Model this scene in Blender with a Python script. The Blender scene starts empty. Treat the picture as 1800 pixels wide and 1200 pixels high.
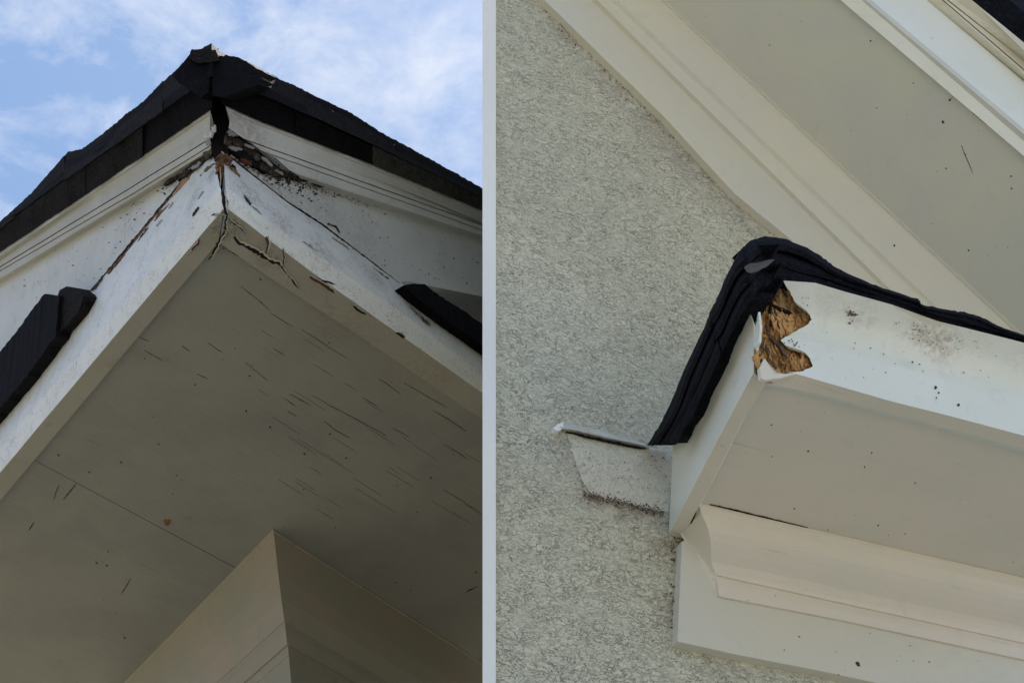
import bpy, bmesh, math, random
from mathutils import Vector, noise
random.seed(7)
R = math.radians
scene = bpy.context.scene

# ------------------------------------------------------------------ camera
PITCH, FPX, CAMZ = R(40), 2300.0, 1.6
cam_d = bpy.data.cameras.new('camera')
cam_d.sensor_width = 36.0
cam_d.lens = FPX / 1800 * 36
cam_d.clip_start = 0.05
cam_d.clip_end = 4000
cam = bpy.data.objects.new('camera', cam_d)
scene.collection.objects.link(cam)
cam.location = (0, 0, CAMZ)
cam.rotation_euler = (R(90) + PITCH, 0, 0)
scene.camera = cam

# ------------------------------------------------------------------ sky and sun
SUN_EL, SUN_AZ = R(60), R(12)          # azimuth measured clockwise from +Y
world = bpy.data.worlds.new('World')
scene.world = world
world.use_nodes = True
wn, wl = world.node_tree.nodes, world.node_tree.links
wn.clear()
wo = wn.new('ShaderNodeOutputWorld')
bg = wn.new('ShaderNodeBackground'); bg.inputs['Strength'].default_value = 0.105
sky = wn.new('ShaderNodeTexSky'); sky.sky_type = 'NISHITA'; sky.sun_disc = False
sky.sun_elevation = SUN_EL; sky.sun_rotation = SUN_AZ
sky.air_density = 1.0; sky.dust_density = 1.0; sky.ozone_density = 1.0
tc = wn.new('ShaderNodeTexCoord')
mp = wn.new('ShaderNodeMapping'); mp.inputs['Scale'].default_value = (1.0, 1.0, 1.7)
mp.inputs['Rotation'].default_value = (0.3, 0.5, 0.2)
n1 = wn.new('ShaderNodeTexNoise'); n1.inputs['Scale'].default_value = 8.5
n1.inputs['Detail'].default_value = 9; n1.inputs['Roughness'].default_value = 0.62
n1.inputs['Distortion'].default_value = 0.35
r1 = wn.new('ShaderNodeValToRGB')
r1.color_ramp.elements[0].position = 0.43; r1.color_ramp.elements[0].color = (0, 0, 0, 1)
r1.color_ramp.elements[1].position = 0.70; r1.color_ramp.elements[1].color = (1, 1, 1, 1)
mx = wn.new('ShaderNodeMixRGB'); mx.inputs['Color2'].default_value = (3.9, 4.2, 4.8, 1)
base = wn.new('ShaderNodeMixRGB'); base.inputs['Fac'].default_value = 0.85
base.inputs['Color2'].default_value = (1.2, 2.0, 3.5, 1)
wl.new(tc.outputs['Generated'], mp.inputs['Vector'])
wl.new(mp.outputs['Vector'], n1.inputs['Vector'])
wl.new(n1.outputs['Fac'], r1.inputs['Fac'])
wl.new(r1.outputs['Color'], mx.inputs['Fac'])
wl.new(sky.outputs['Color'], base.inputs['Color1'])
wl.new(base.outputs['Color'], mx.inputs['Color1'])
wl.new(mx.outputs['Color'], bg.inputs['Color'])
wl.new(bg.outputs['Background'], wo.inputs['Surface'])

sun_d = bpy.data.lights.new('sun', 'SUN')
sun_d.energy = 5.0; sun_d.angle = R(1.0); sun_d.color = (1.0, 0.95, 0.87)
sun = bpy.data.objects.new('sun', sun_d)
scene.collection.objects.link(sun)
sdir = Vector((math.sin(SUN_AZ) * math.cos(SUN_EL), math.cos(SUN_AZ) * math.cos(SUN_EL), math.sin(SUN_EL)))
sun.rotation_euler = sdir.to_track_quat('Z', 'Y').to_euler()
sun.location = (0, -6, 12)

scene.view_settings.view_transform = 'Standard'
scene.view_settings.look = 'None'
scene.view_settings.exposure = 1.0
scene.view_settings.gamma = 1.0
scene.view_settings.use_curve_mapping = False
scene.cycles.max_bounces = 8
scene.cycles.diffuse_bounces = 6

# ------------------------------------------------------------------ geometry helpers
CP = Vector((0, 0, CAMZ))
FW = Vector((0, math.cos(PITCH), math.sin(PITCH)))
UP = Vector((0, -math.sin(PITCH), math.cos(PITCH)))
RT = Vector((1, 0, 0))
Z = Vector((0, 0, 1))

def ray(x, y):
    return (FW + RT * ((x - 900) / FPX) + UP * ((600 - y) / FPX)).normalized()

class Plane:
    def __init__(s, p, n): s.p, s.n = p, n.normalized()
    def off(s, o): return Plane(s.p + s.n * o, s.n)
    def hit(s, x, y):
        d = ray(x, y)
        return CP + d * ((s.p - CP).dot(s.n) / d.dot(s.n))

def zpl(z): return Plane(Vector((0, 0, z)), Z)

def px_at(pts, x):
    "y of a polyline (ordered by x either way) at x, extrapolated at its ends"
    P = sorted(pts)
    for i in range(len(P) - 1):
        if x <= P[i + 1][0] or i == len(P) - 2:
            (x0, y0), (x1, y1) = P[i], P[i + 1]
            return y0 + (y1 - y0) * (x - x0) / (x1 - x0)

def nz(v, s, seed=0.0):
    return noise.noise(Vector((v.x * s + seed, v.y * s + seed * 1.7, v.z * s - seed)))

def line3(pts, plane, x0, x1, n, wav=0.0, seed=0.0):
    "3D points along a straight-ish edge seen at these points, lying on a plane"
    out = []
    for i in range(n + 1):
        x = x0 + (x1 - x0) * i / n
        y = px_at(pts, x)
        p = plane.hit(x, y)
        if wav:
            y += wav * (noise.noise(Vector((x * .02, seed, 0))) + .5 * noise.noise(Vector((x * .09, seed, 4))))
            p = plane.hit(x, y)
        out.append(p)
    return out

def new_bm(): return bmesh.new()

def loft(bm, lines, closed=True, caps=True, smooth=False):
    rows = [[bm.verts.new(p) for p in ln] for ln in lines]
    m = len(rows); n = len(rows[0])
    rng = range(m) if closed else range(m - 1)
    for r in rng:
        a, b = rows[r], rows[(r + 1) % m]
        for i in range(n - 1):
            try:
                f = bm.faces.new((a[i], a[i + 1], b[i + 1], b[i])); f.smooth = smooth
            except ValueError: pass
    if closed and caps:
        for k in (0, n - 1):
            try: bm.faces.new([r[k] for r in rows])
            except ValueError: pass

def finish(name, bm, mat, parent=None, root=None, label=None, kind=None, bevel=0.0, mat2=None, down=None):
    bmesh.ops.remove_doubles(bm, verts=bm.verts, dist=1e-5)
    big = [f for f in bm.faces if len(f.verts) > 4]
    if big: bmesh.ops.triangulate(bm, faces=big)
    bmesh.ops.recalc_face_normals(bm, faces=bm.faces)
    me = bpy.data.meshes.new(name)
    o = bpy.data.objects.new(name, me)
    base = root.location if root is not None else Vector((0, 0, 0))
    for v in bm.verts: v.co -= base
    bm.to_mesh(me); bm.free()
    me.materials.append(mat)
    if mat2 is not None:
        me.materials.append(mat2)
        for p_ in me.polygons:
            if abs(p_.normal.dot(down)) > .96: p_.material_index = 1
    scene.collection.objects.link(o)
    if parent is not None: o.parent = parent
    elif root is not None: o.parent = root
    if label: o['label'] = label
    if kind: o['kind'] = kind
    if bevel:
        b = o.modifiers.new('edge', 'BEVEL'); b.width = bevel; b.segments = 2; b.limit_method = 'ANGLE'; b.angle_limit = R(35)
    return o

def mv(pts, v): return [p + v for p in pts]

def dens(outline, step, jit, seed, closed=True):
    out = []; n = len(outline)
    for i in range(n if closed else n - 1):
        (x0, y0), (x1, y1) = outline[i], outline[(i + 1) % n]
        d = math.hypot(x1 - x0, y1 - y0); k = max(1, int(d / step))
        for j in range(k):
            t = j / k; x, y = x0 + (x1 - x0) * t, y0 + (y1 - y0) * t
            jx = jit * (noise.noise(Vector((x * .23, y * .23, seed))) + .7 * noise.noise(Vector((x * .07, y * .07, seed + 9))))
            jy = jit * (noise.noise(Vector((x * .23, y * .23, seed + 5))) + .7 * noise.noise(Vector((x * .07, y * .07, seed + 3))))
            out.append((x + jx, y + jy))
    return out

def prism(bm, outline, plane, back, step=5, jit=1.0, seed=0.0, relief=0.0):
    pts = [plane.hit(x, y) for x, y in dens(outline, step, jit, seed)]
    if relief: pts = [p + plane.n * relief * nz(p, 30, seed) for p in pts]
    f = [bm.verts.new(p) for p in pts]; b = [bm.verts.new(p + back) for p in pts]
    n = len(f)
    faces = [bm.faces.new(f), bm.faces.new(list(reversed(b)))]
    for i in range(n): bm.faces.new((f[i], b[i], b[(i + 1) % n], f[(i + 1) % n]))
    bmesh.ops.triangulate(bm, faces=faces)

def inside(poly, x, y):
    c = False; n = len(poly)
    for i in range(n):
        (x0, y0), (x1, y1) = poly[i], poly[i - 1]
        if (y0 > y) != (y1 > y) and x < (x1 - x0) * (y - y0) / (y1 - y0) + x0: c = not c
    return c

def rough_patch(bm, outline, hitf, nrm, step, amp, thick, seed, grain=(1, 1)):
    "broken wood: a relief surface inside an outline, with real thickness"
    poly = dens(outline, step * 1.5, step * 1.3, seed)
    xs = [p[0] for p in poly]; ys = [p[1] for p in poly]
    x0, y0 = min(xs), min(ys); nx = int((max(xs) - x0) / step) + 2; ny = int((max(ys) - y0) / step) + 2
    V = {}
    def v(i, j, back):
        k = (i, j, back)
        if k not in V:
            x = x0 + i * step; y = y0 + j * step
            x += step * .35 * noise.noise(Vector((i * .7, j * .7, seed))); y += step * .35 * noise.noise(Vector((i * .7, j * .7, seed + 8)))
            p = hitf(x, y)
            q = Vector((x * grain[0], y * grain[1], seed * 10))
            h = noise.noise(q * .03) + .6 * abs(noise.noise(q * .09)) + .45 * noise.noise(q * .22) + .25 * noise.noise(q * .5)
            p = p + nrm * (amp * h if not back else -thick)
            V[k] = bm.verts.new(p)
        return V[k]
    cells = {(i, j) for i in range(nx) for j in range(ny) if inside(poly, x0 + (i + .5) * step, y0 + (j + .5) * step)}
    for (i, j) in cells:
        bm.faces.new((v(i, j, 0), v(i + 1, j, 0), v(i + 1, j + 1, 0), v(i, j + 1, 0)))
        for (di, dj, a, b) in ((0, -1, (0, 0), (1, 0)), (1, 0, (1, 0), (1, 1)), (0, 1, (1, 1), (0, 1)), (-1, 0, (0, 1), (0, 0))):
            if (i + di, j + dj) not in cells:
                A = (i + a[0], j + a[1]); B = (i + b[0], j + b[1])
                bm.faces.new((v(*A, 0), v(*B, 0), v(*B, 1), v(*A, 1)))

def ribbon(bm, pts, hitf, nrm, w, lift=.0012, jit=1.2, seed=0.0, taper=True):
    "an open crack or a scratch: a narrow uneven strip with a little depth"
    P = dens(pts, 4, jit, seed, closed=False) + [pts[-1]]
    n = len(P); L, Rr = [], []
    for i, (x, y) in enumerate(P):
        (xa, ya), (xb, yb) = P[max(0, i - 1)], P[min(n - 1, i + 1)]
        d = math.hypot(xb - xa, yb - ya) or 1; nx_, ny_ = -(yb - ya) / d, (xb - xa) / d
        t = i / max(1, n - 1)
        ww = w * .5 * (math.sin(math.pi * min(1, max(0.04, t))) ** .5 if taper else 1) * (.65 + .7 * abs(noise.noise(Vector((x * .15, y * .15, seed + 2)))) * 2)
        L.append(hitf(x + nx_ * ww, y + ny_ * ww)); Rr.append(hitf(x - nx_ * ww, y - ny_ * ww))
    up = nrm * lift
    loft(bm, [mv(L, up), mv(Rr, up), mv(Rr, -nrm * .004), mv(L, -nrm * .004)])

def speck(bm, x, y, r, hitf, nrm, seed):
    k = 7; c = hitf(x, y) + nrm * .0022; ring = []
    for i in range(k):
        a = 2 * math.pi * i / k
        rr = r * (.6 + .8 * abs(noise.noise(Vector((x, y, i * 1.3 + seed)))) * 2)
        ring.append(hitf(x + rr * math.cos(a), y + rr * .8 * math.sin(a)))
    cv = bm.verts.new(c); rv = [bm.verts.new(p + nrm * .0006) for p in ring]
    for i in range(k): bm.faces.new((cv, rv[i], rv[(i + 1) % k]))

def empty(name, loc, label, cat):
    o = bpy.data.objects.new(name, None); o.location = loc; o['label'] = label; o['category'] = cat
    o.empty_display_size = .2
    scene.collection.objects.link(o); return o

# ------------------------------------------------------------------ materials
def nodes(name):
    m = bpy.data.materials.new(name); m.use_nodes = True
    nt = m.node_tree; b = nt.nodes['Principled BSDF']
    return m, nt, nt.nodes, nt.links, b

def ramp(N, p0, c0, p1, c1, interp='LINEAR'):
    r = N.new('ShaderNodeValToRGB'); e = r.color_ramp.elements
    e[0].position = p0; e[0].color = (*c0, 1); e[1].position = p1; e[1].color = (*c1, 1)
    r.color_ramp.interpolation = interp
    return r

def tex(N, Lk, vec, scale, detail=5, rough=.6, dist=0.0):
    t = N.new('ShaderNodeTexNoise'); t.inputs['Scale'].default_value = scale
    t.inputs['Detail'].default_value = detail; t.inputs['Roughness'].default_value = rough
    t.inputs['Distortion'].default_value = dist
    Lk.new(vec, t.inputs['Vector']); return t

def mix(N, Lk, fac, a, b, mode='MIX'):
    m = N.new('ShaderNodeMixRGB'); m.blend_type = mode
    for s, v in (('Fac', fac), ('Color1', a), ('Color2', b)):
        if isinstance(v, (int, float)): m.inputs[s].default_value = v
        elif isinstance(v, tuple): m.inputs[s].default_value = (*v, 1)
        else: Lk.new(v, m.inputs[s])
    return m.outputs['Color']

def paint(name, col, tint, rough=.45, bump=.25, dirt=.35, peel=0.0, peel_col=(.16, .12, .09), craze=0.0, grain_dir=None, spec=.4, gscale=1.0, spots=True, stain_shade_spots=()):
    m, nt, N, Lk, b = nodes(name)
    tcn = N.new('ShaderNodeTexCoord'); vec = tcn.outputs['Object']
    big = tex(N, Lk, vec, 2.2 * gscale, 4, .55, .4)
    c = mix(N, Lk, ramp_out(N, Lk, big.outputs['Fac'], .35, .68), col, tint)
    # faint grime smears
    sm = tex(N, Lk, vec, 9 * gscale, 8, .72, 1.2)
    g = ramp_out(N, Lk, sm.outputs['Fac'], .54, .78)
    gm = N.new('ShaderNodeMath'); gm.operation = 'MULTIPLY'; Lk.new(g, gm.inputs[0]); gm.inputs[1].default_value = dirt
    c = mix(N, Lk, gm.outputs[0], c, tuple(x * .45 for x in col))
    if spots:
        sp = tex(N, Lk, vec, 70 * gscale, 2, .5)
        s = ramp_out(N, Lk, sp.outputs['Fac'], .76, .80)
        c = mix(N, Lk, s, c, tuple(x * .3 for x in col))
    if craze:
        cz = tex(N, Lk, vec, 120, 6, .8, .4); cm = tex(N, Lk, vec, 12, 5, .7, .6)
        ca = N.new('ShaderNodeMath'); ca.operation = 'MULTIPLY'; Lk.new(ramp_out(N, Lk, cz.outputs['Fac'], .50, .60), ca.inputs[0]); Lk.new(ramp_out(N, Lk, cm.outputs['Fac'], .42, .62), ca.inputs[1])
        cb = N.new('ShaderNodeMath'); cb.operation = 'MULTIPLY'; Lk.new(ca.outputs[0], cb.inputs[0]); cb.inputs[1].default_value = craze
        c = mix(N, Lk, cb.outputs[0], c, (.30, .29, .28))
    for (sp_, sr, scol, sam) in stain_shade_spots:
        vm = N.new('ShaderNodeVectorMath'); vm.operation = 'DISTANCE'; Lk.new(vec, vm.inputs[0]); vm.inputs[1].default_value = sp_
        mr = N.new('ShaderNodeMapRange'); mr.interpolation_type = 'SMOOTHSTEP'
        mr.inputs['From Min'].default_value = sr * .15; mr.inputs['From Max'].default_value = sr
        mr.inputs['To Min'].default_value = sam; mr.inputs['To Max'].default_value = 0
        Lk.new(vm.outputs['Value'], mr.inputs['Value'])
        nn = tex(N, Lk, vec, 52, 10, .8, .5)
        mu = N.new('ShaderNodeMath'); mu.operation = 'MULTIPLY'; Lk.new(mr.outputs['Result'], mu.inputs[0]); Lk.new(ramp_out(N, Lk, nn.outputs['Fac'], .40, .62), mu.inputs[1])
        c = mix(N, Lk, mu.outputs[0], c, scol)
    bh = tex(N, Lk, vec, 130, 4, .6)
    br = N.new('ShaderNodeMapping'); br.inputs['Scale'].default_value = (9, 9, 60); Lk.new(vec, br.inputs['Vector'])
    brn = tex(N, Lk, br.outputs['Vector'], 1.0, 4, .6, .2)
    hb = N.new('ShaderNodeMath'); hb.operation = 'MULTIPLY_ADD'; Lk.new(brn.outputs['Fac'], hb.inputs[0]); hb.inputs[1].default_value = .8; Lk.new(bh.outputs['Fac'], hb.inputs[2])
    height = hb.outputs[0]
    if grain_dir is not None:
        mpn = N.new('ShaderNodeMapping'); mpn.vector_type = 'POINT'
        mpn.inputs['Rotation'].default_value = (0, 0, -math.atan2(grain_dir.y, grain_dir.x))
        mpn.inputs['Scale'].default_value = (1.6, 46, 46)
        # rotate first, scale after
        m1 = N.new('ShaderNodeMapping'); m1.inputs['Rotation'].default_value = (0, 0, -math.atan2(grain_dir.y, grain_dir.x))
        m2 = N.new('ShaderNodeMapping'); m2.inputs['Scale'].default_value = (2.2, 60, 60)
        N.remove(mpn)
        Lk.new(vec, m1.inputs['Vector']); Lk.new(m1.outputs['Vector'], m2.inputs['Vector'])
        gr = tex(N, Lk, m2.outputs['Vector'], 1.0, 6, .65, .3)
        mask = tex(N, Lk, vec, 2.6, 3, .5)
        cr = ramp_out(N, Lk, gr.outputs['Fac'], .60, .66)
        mk = ramp_out(N, Lk, mask.outputs['Fac'], .46, .62)
        mm = N.new('ShaderNodeMath'); mm.operation = 'MULTIPLY'; Lk.new(cr, mm.inputs[0]); Lk.new(mk, mm.inputs[1])
        mm2 = N.new('ShaderNodeMath'); mm2.operation = 'MULTIPLY'; Lk.new(mm.outputs[0], mm2.inputs[0]); mm2.inputs[1].default_value = .38
        c = mix(N, Lk, mm2.outputs[0], c, tuple(x * .42 for x in col))
        ad = N.new('ShaderNodeMath'); ad.operation = 'MULTIPLY_ADD'
        Lk.new(gr.outputs['Fac'], ad.inputs[0]); ad.inputs[1].default_value = 1.4; Lk.new(height, ad.inputs[2])
        height = ad.outputs[0]
    if peel > 0:
        pn = tex(N, Lk, vec, 44, 9, .76, .6)
        pm = tex(N, Lk, vec, 3.4, 3, .55, .3)
        ad = N.new('ShaderNodeMath'); ad.operation = 'MULTIPLY_ADD'
        Lk.new(pm.outputs['Fac'], ad.inputs[0]); ad.inputs[1].default_value = .9; Lk.new(pn.outputs['Fac'], ad.inputs[2])
        pf = ramp_out(N, Lk, ad.outputs[0], 1.10 - .12 * peel, 1.15 - .12 * peel)
        c = mix(N, Lk, pf, c, mix(N, Lk, tex(N, Lk, vec, 60, 4).outputs['Fac'], tuple(x * .45 for x in peel_col), tuple(min(1, x * 2.0) for x in peel_col)))
        sb = N.new('ShaderNodeMath'); sb.operation = 'MULTIPLY_ADD'
        Lk.new(pf, sb.inputs[0]); sb.inputs[1].default_value = -2.0; Lk.new(height, sb.inputs[2]); height = sb.outputs[0]
    Lk.new(c, b.inputs['Base Color'])
    b.inputs['Roughness'].default_value = rough
    b.inputs['Specular IOR Level'].default_value = spec
    bp = N.new('ShaderNodeBump'); bp.inputs['Strength'].default_value = bump; bp.inputs['Distance'].default_value = .003
    Lk.new(height, bp.inputs['Height']); Lk.new(bp.outputs['Normal'], b.inputs['Normal'])
    return m

def ramp_out(N, Lk, fac, a, b_):
    r = N.new('ShaderNodeMapRange'); r.interpolation_type = 'SMOOTHSTEP'
    r.inputs['From Min'].default_value = a; r.inputs['From Max'].default_value = b_
    Lk.new(fac, r.inputs['Value']); return r.outputs['Result']

def shingle_mat(name, c0, c1, rough=.85, moss=0.0):
    m, nt, N, Lk, b = nodes(name)
    vec = N.new('ShaderNodeTexCoord').outputs['Object']
    a = tex(N, Lk, vec, 260, 3, .7); d = tex(N, Lk, vec, 14, 6, .65, .5)
    c = mix(N, Lk, ramp_out(N, Lk, a.outputs['Fac'], .42, .66), c0, c1)
    c = mix(N, Lk, ramp_out(N, Lk, d.outputs['Fac'], .45, .7), c, tuple(x * .55 for x in c0))
    gn = tex(N, Lk, vec, 190, 1, .5)
    c = mix(N, Lk, ramp_out(N, Lk, gn.outputs['Fac'], .62, .70), c, tuple(min(1, x * 2.2 + .004) for x in c1))
    if moss:
        e = tex(N, Lk, vec, 22, 7, .7)
        k = N.new('ShaderNodeMath'); k.operation = 'MULTIPLY'; k.inputs[1].default_value = moss
        Lk.new(ramp_out(N, Lk, e.outputs['Fac'], .46, .62), k.inputs[0])
        c = mix(N, Lk, k.outputs[0], c, (.075, .08, .055))
    Lk.new(c, b.inputs['Base Color']); b.inputs['Roughness'].default_value = rough
    b.inputs['Specular IOR Level'].default_value = .12
    bp = N.new('ShaderNodeBump'); bp.inputs['Strength'].default_value = 1.0; bp.inputs['Distance'].default_value = .008
    s = N.new('ShaderNodeMath'); s.operation = 'ADD'; Lk.new(a.outputs['Fac'], s.inputs[0]); Lk.new(d.outputs['Fac'], s.inputs[1])
    Lk.new(s.outputs[0], bp.inputs['Height']); Lk.new(bp.outputs['Normal'], b.inputs['Normal'])
    return m

def wood(name, dark, mid, light, scale=1.0):
    m, nt, N, Lk, b = nodes(name)
    vec = N.new('ShaderNodeTexCoord').outputs['Object']
    mp_ = N.new('ShaderNodeMapping'); mp_.inputs['Scale'].default_value = (30 * scale, 30 * scale, 9 * scale)
    mp_.inputs['Rotation'].default_value = (.2, .5, .3); Lk.new(vec, mp_.inputs['Vector'])
    a = tex(N, Lk, mp_.outputs['Vector'], 1.3, 8, .68, .8); d = tex(N, Lk, vec, 17 * scale, 5, .6, .4)
    r = N.new('ShaderNodeValToRGB'); e = r.color_ramp.elements
    e[0].position = .30; e[0].color = (*dark, 1); e[1].position = .72; e[1].color = (*light, 1)
    x = e.new(.47); x.color = (*mid, 1)
    Lk.new(a.outputs['Fac'], r.inputs['Fac'])
    c = mix(N, Lk, ramp_out(N, Lk, d.outputs['Fac'], .54, .70), r.outputs['Color'], dark)
    Lk.new(c, b.inputs['Base Color']); b.inputs['Roughness'].default_value = .8
    b.inputs['Specular IOR Level'].default_value = .2
    bp = N.new('ShaderNodeBump'); bp.inputs['Strength'].default_value = .9; bp.inputs['Distance'].default_value = .004
    Lk.new(a.outputs['Fac'], bp.inputs['Height']); Lk.new(bp.outputs['Normal'], b.inputs['Normal'])
    return m

def plain(name, col, rough=.9, spec=.2):
    m, nt, N, Lk, b = nodes(name)
    vec = N.new('ShaderNodeTexCoord').outputs['Object']
    c = mix(N, Lk, tex(N, Lk, vec, 40, 5, .7).outputs['Fac'], tuple(x * .5 for x in col), tuple(x * 1.5 for x in col))
    Lk.new(c, b.inputs['Base Color']); b.inputs['Roughness'].default_value = rough
    b.inputs['Specular IOR Level'].default_value = spec
    return m

def stucco(name, col, patch=False, stain_shade_spots=()):
    m, nt, N, Lk, b = nodes(name)
    vec = N.new('ShaderNodeTexCoord').outputs['Object']
    warp = tex(N, Lk, vec, 7, 4, .6)
    wv = N.new('ShaderNodeVectorMath'); wv.operation = 'MULTIPLY_ADD'
    wv.inputs[1].default_value = (.06, .06, .06)
    Lk.new(warp.outputs['Color'], wv.inputs[0]); Lk.new(vec, wv.inputs[2])
    sc = N.new('ShaderNodeMapping'); sc.inputs['Scale'].default_value = (1.0, 1.0, 2.0) if not patch else (1, 1, 1)
    Lk.new(wv.outputs[0], sc.inputs['Vector'])
    sv = sc.outputs['Vector']
    def ridge(scale, width):
        a = tex(N, Lk, sv, scale, 3, .6, .5)
        s = N.new('ShaderNodeMath'); s.operation = 'MULTIPLY_ADD'; s.inputs[1].default_value = 2; s.inputs[2].default_value = -1
        Lk.new(a.outputs['Fac'], s.inputs[0])
        ab = N.new('ShaderNodeMath'); ab.operation = 'ABSOLUTE'; Lk.new(s.outputs[0], ab.inputs[0])
        r = N.new('ShaderNodeMapRange'); r.interpolation_type = 'SMOOTHSTEP'; r.inputs['From Min'].default_value = 0; r.inputs['From Max'].default_value = width
        r.inputs['To Min'].default_value = 1; r.inputs['To Max'].default_value = 0
        Lk.new(ab.outputs[0], r.inputs['Value']); return r.outputs['Result']
    def math_(op, a, c):
        n = N.new('ShaderNodeMath'); n.operation = op
        for i, v in enumerate((a, c)):
            if isinstance(v, (int, float)): n.inputs[i].default_value = v
            else: Lk.new(v, n.inputs[i])
        return n.outputs[0]
    k = .45 if patch else 1.0
    c1 = ridge(28, .046); c2 = ridge(56, .052); c3 = ridge(11, .014)
    cv = math_('MAXIMUM', math_('MAXIMUM', c1, math_('MULTIPLY', c2, .75)), math_('MULTIPLY', c3, 0.0 if patch else .45))
    calm = ramp_out(N, Lk, tex(N, Lk, vec, 16, 4, .6).outputs['Fac'], .30, .62)
    cv = math_('MULTIPLY', cv, math_('ADD', math_('MULTIPLY', calm, .65), .35))
    lo = tex(N, Lk, sv, 75, 4, .65); fine = tex(N, Lk, vec, 300, 2, .6)
    big = tex(N, Lk, vec, 1.6, 4, .55, .3)
    c = mix(N, Lk, ramp_out(N, Lk, big.outputs['Fac'], .3, .7), col, tuple(x * .9 for x in col))
    c = mix(N, Lk, ramp_out(N, Lk, lo.outputs['Fac'], .50, .75), c, tuple(x * .80 for x in col))
    for (sp_, sr, scol, sam) in stain_shade_spots:
        vm = N.new('ShaderNodeVectorMath'); vm.operation = 'DISTANCE'; Lk.new(vec, vm.inputs[0]); vm.inputs[1].default_value = sp_
        mr = N.new('ShaderNodeMapRange'); mr.interpolation_type = 'SMOOTHSTEP'
        mr.inputs['From Min'].default_value = 0; mr.inputs['From Max'].default_value = sr
        mr.inputs['To Min'].default_value = sam; mr.inputs['To Max'].default_value = 0
        Lk.new(vm.outputs['Value'], mr.inputs['Value'])
        nn = tex(N, Lk, vec, 30, 6, .7, .5)
        c = mix(N, Lk, math_('MULTIPLY', mr.outputs['Result'], ramp_out(N, Lk, nn.outputs['Fac'], .25, .65)), c, scol)
    c = mix(N, Lk, math_('MULTIPLY', cv, .85 * k), c, (.15, .14, .095))  # crevice shade painted in along with dirt, since the light is flat
    pit = ramp_out(N, Lk, tex(N, Lk, vec, 170, 2, .5).outputs['Fac'], .70, .75)
    c = mix(N, Lk, pit, c, (.10, .085, .06))
    Lk.new(c, b.inputs['Base Color']); b.inputs['Roughness'].default_value = .5
    b.inputs['Specular IOR Level'].default_value = .5
    h = math_('ADD', math_('MULTIPLY', cv, -1.2), math_('ADD', math_('MULTIPLY', lo.outputs['Fac'], .9), math_('MULTIPLY', fine.outputs['Fac'], .2)))
    bp = N.new('ShaderNodeBump'); bp.inputs['Strength'].default_value = .62 if not patch else .45; bp.inputs['Distance'].default_value = .008
    Lk.new(h, bp.inputs['Height']); Lk.new(bp.outputs['Normal'], b.inputs['Normal'])
    return m

# ================================================================== GROUND
M_bounce_dim = plain('dim_bounce', (.31, .29, .26))
M_bounce_pale = plain('pale_bounce', (.54, .52, .48))
M_far = plain('dry_lawn', (.17, .155, .11))
bm = new_bm()
bm.faces.new([bm.verts.new(p) for p in ((-900, -900, 0), (900, -900, 0), (900, 900, 0), (-900, 900, 0))])
g = finish('ground', bm, M_far, kind='structure')
bm = new_bm()
bm.faces.new([bm.verts.new(p) for p in ((0.2, -9, .006), (12, -9, .006), (12, 9, .006), (0.2, 9, .006))])
finish('bounce_slab', bm, M_bounce_pale, kind='structure')  # unseen pale slab added to bounce light up at the right eaves
bm = new_bm()
bm.faces.new([bm.verts.new(p) for p in ((-5, .3, .005), (.19, .3, .005), (.19, 9, .005), (-5, 9, .005))])
finish('bounce_strip', bm, M_bounce_dim, kind='structure')  # unseen duller strip added to set the bounce under the left soffit

# ================================================================== HOUSE WITH THE ROTTED MITRE (left)
ZS = 5.0; ZL = ZS - .035
lipP, sofP = zpl(ZL), zpl(ZS)
B0 = lipP.hit(396, 366); BL = lipP.hit(24, 802); BR = lipP.hit(848, 690)
_m = ray(396, 366).cross(ray(384, 190)).normalized()
UL = (Z - _m * Z.dot(_m)).normalized()
eL = (BL - B0).normalized(); eR = (BR - B0).normalized()
nL = eL.cross(UL).normalized(); nR = eR.cross(UL).normalized()
if nL.dot(CP - B0) < 0: nL = -nL
if nR.dot(CP - B0) < 0: nR = -nR
FL, FR = Plane(B0, nL), Plane(B0, nR)
midn = (nL + nR).normalized()

base = Vector((B0.x - .3, B0.y + 1.2, 0))
def stL(x, y, pl_, r, col, a): return (tuple(pl_.hit(x, y) - base), r, col, a)
BRN, GRY, DRK = (.16, .10, .07), (.26, .23, .21), (.05, .04, .035)
stw_ = [stL(386, 300, FL.off(-.03), .10, DRK, .9), stL(300, 335, FL.off(-.05), .10, GRY, .75), stL(265, 385, FL.off(-.05), .10, BRN, .6), stL(215, 440, FL.off(-.05), .10, BRN, .5),
        stL(345, 350, FL.off(-.01), .09, GRY, .7), stL(430, 340, FR.off(-.01), .12, GRY, .8), stL(490, 395, FR.off(-.005), .13, (.30, .22, .19), .75),
        stL(560, 445, FR.off(-.005), .14, (.30, .23, .20), .65), stL(650, 490, FR.off(-.03), .12, BRN, .6), stL(735, 550, FR.off(-.01), .14, GRY, .8), stL(400, 380, FL, .08, BRN, .6)]
stf_ = [stL(470, 330, FR.off(-.06), .26, (.20, .17, .15), .85), stL(560, 350, FR.off(-.06), .22, (.30, .27, .25), .6), stL(640, 420, FR.off(-.06), .25, (.34, .33, .31), .45),
        stL(320, 310, FL.off(-.06), .20, (.16, .14, .12), .85), stL(230, 370, FL.off(-.06), .26, (.30, .29, .27), .6), stL(430, 230, FR.off(-.02), .16, (.22, .2, .17), .6)]
sts_ = [stL(600, 560, sofP, .30, (.22, .17, .10), .5), stL(740, 650, sofP, .30, (.24, .17, .09), .5), stL(500, 480, sofP, .22, (.2, .17, .12), .5), stL(560, 900, sofP, .35, (.22, .18, .15), .4), stL(296, 918, sofP, .05, (.25, .12, .04), .8)]
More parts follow.
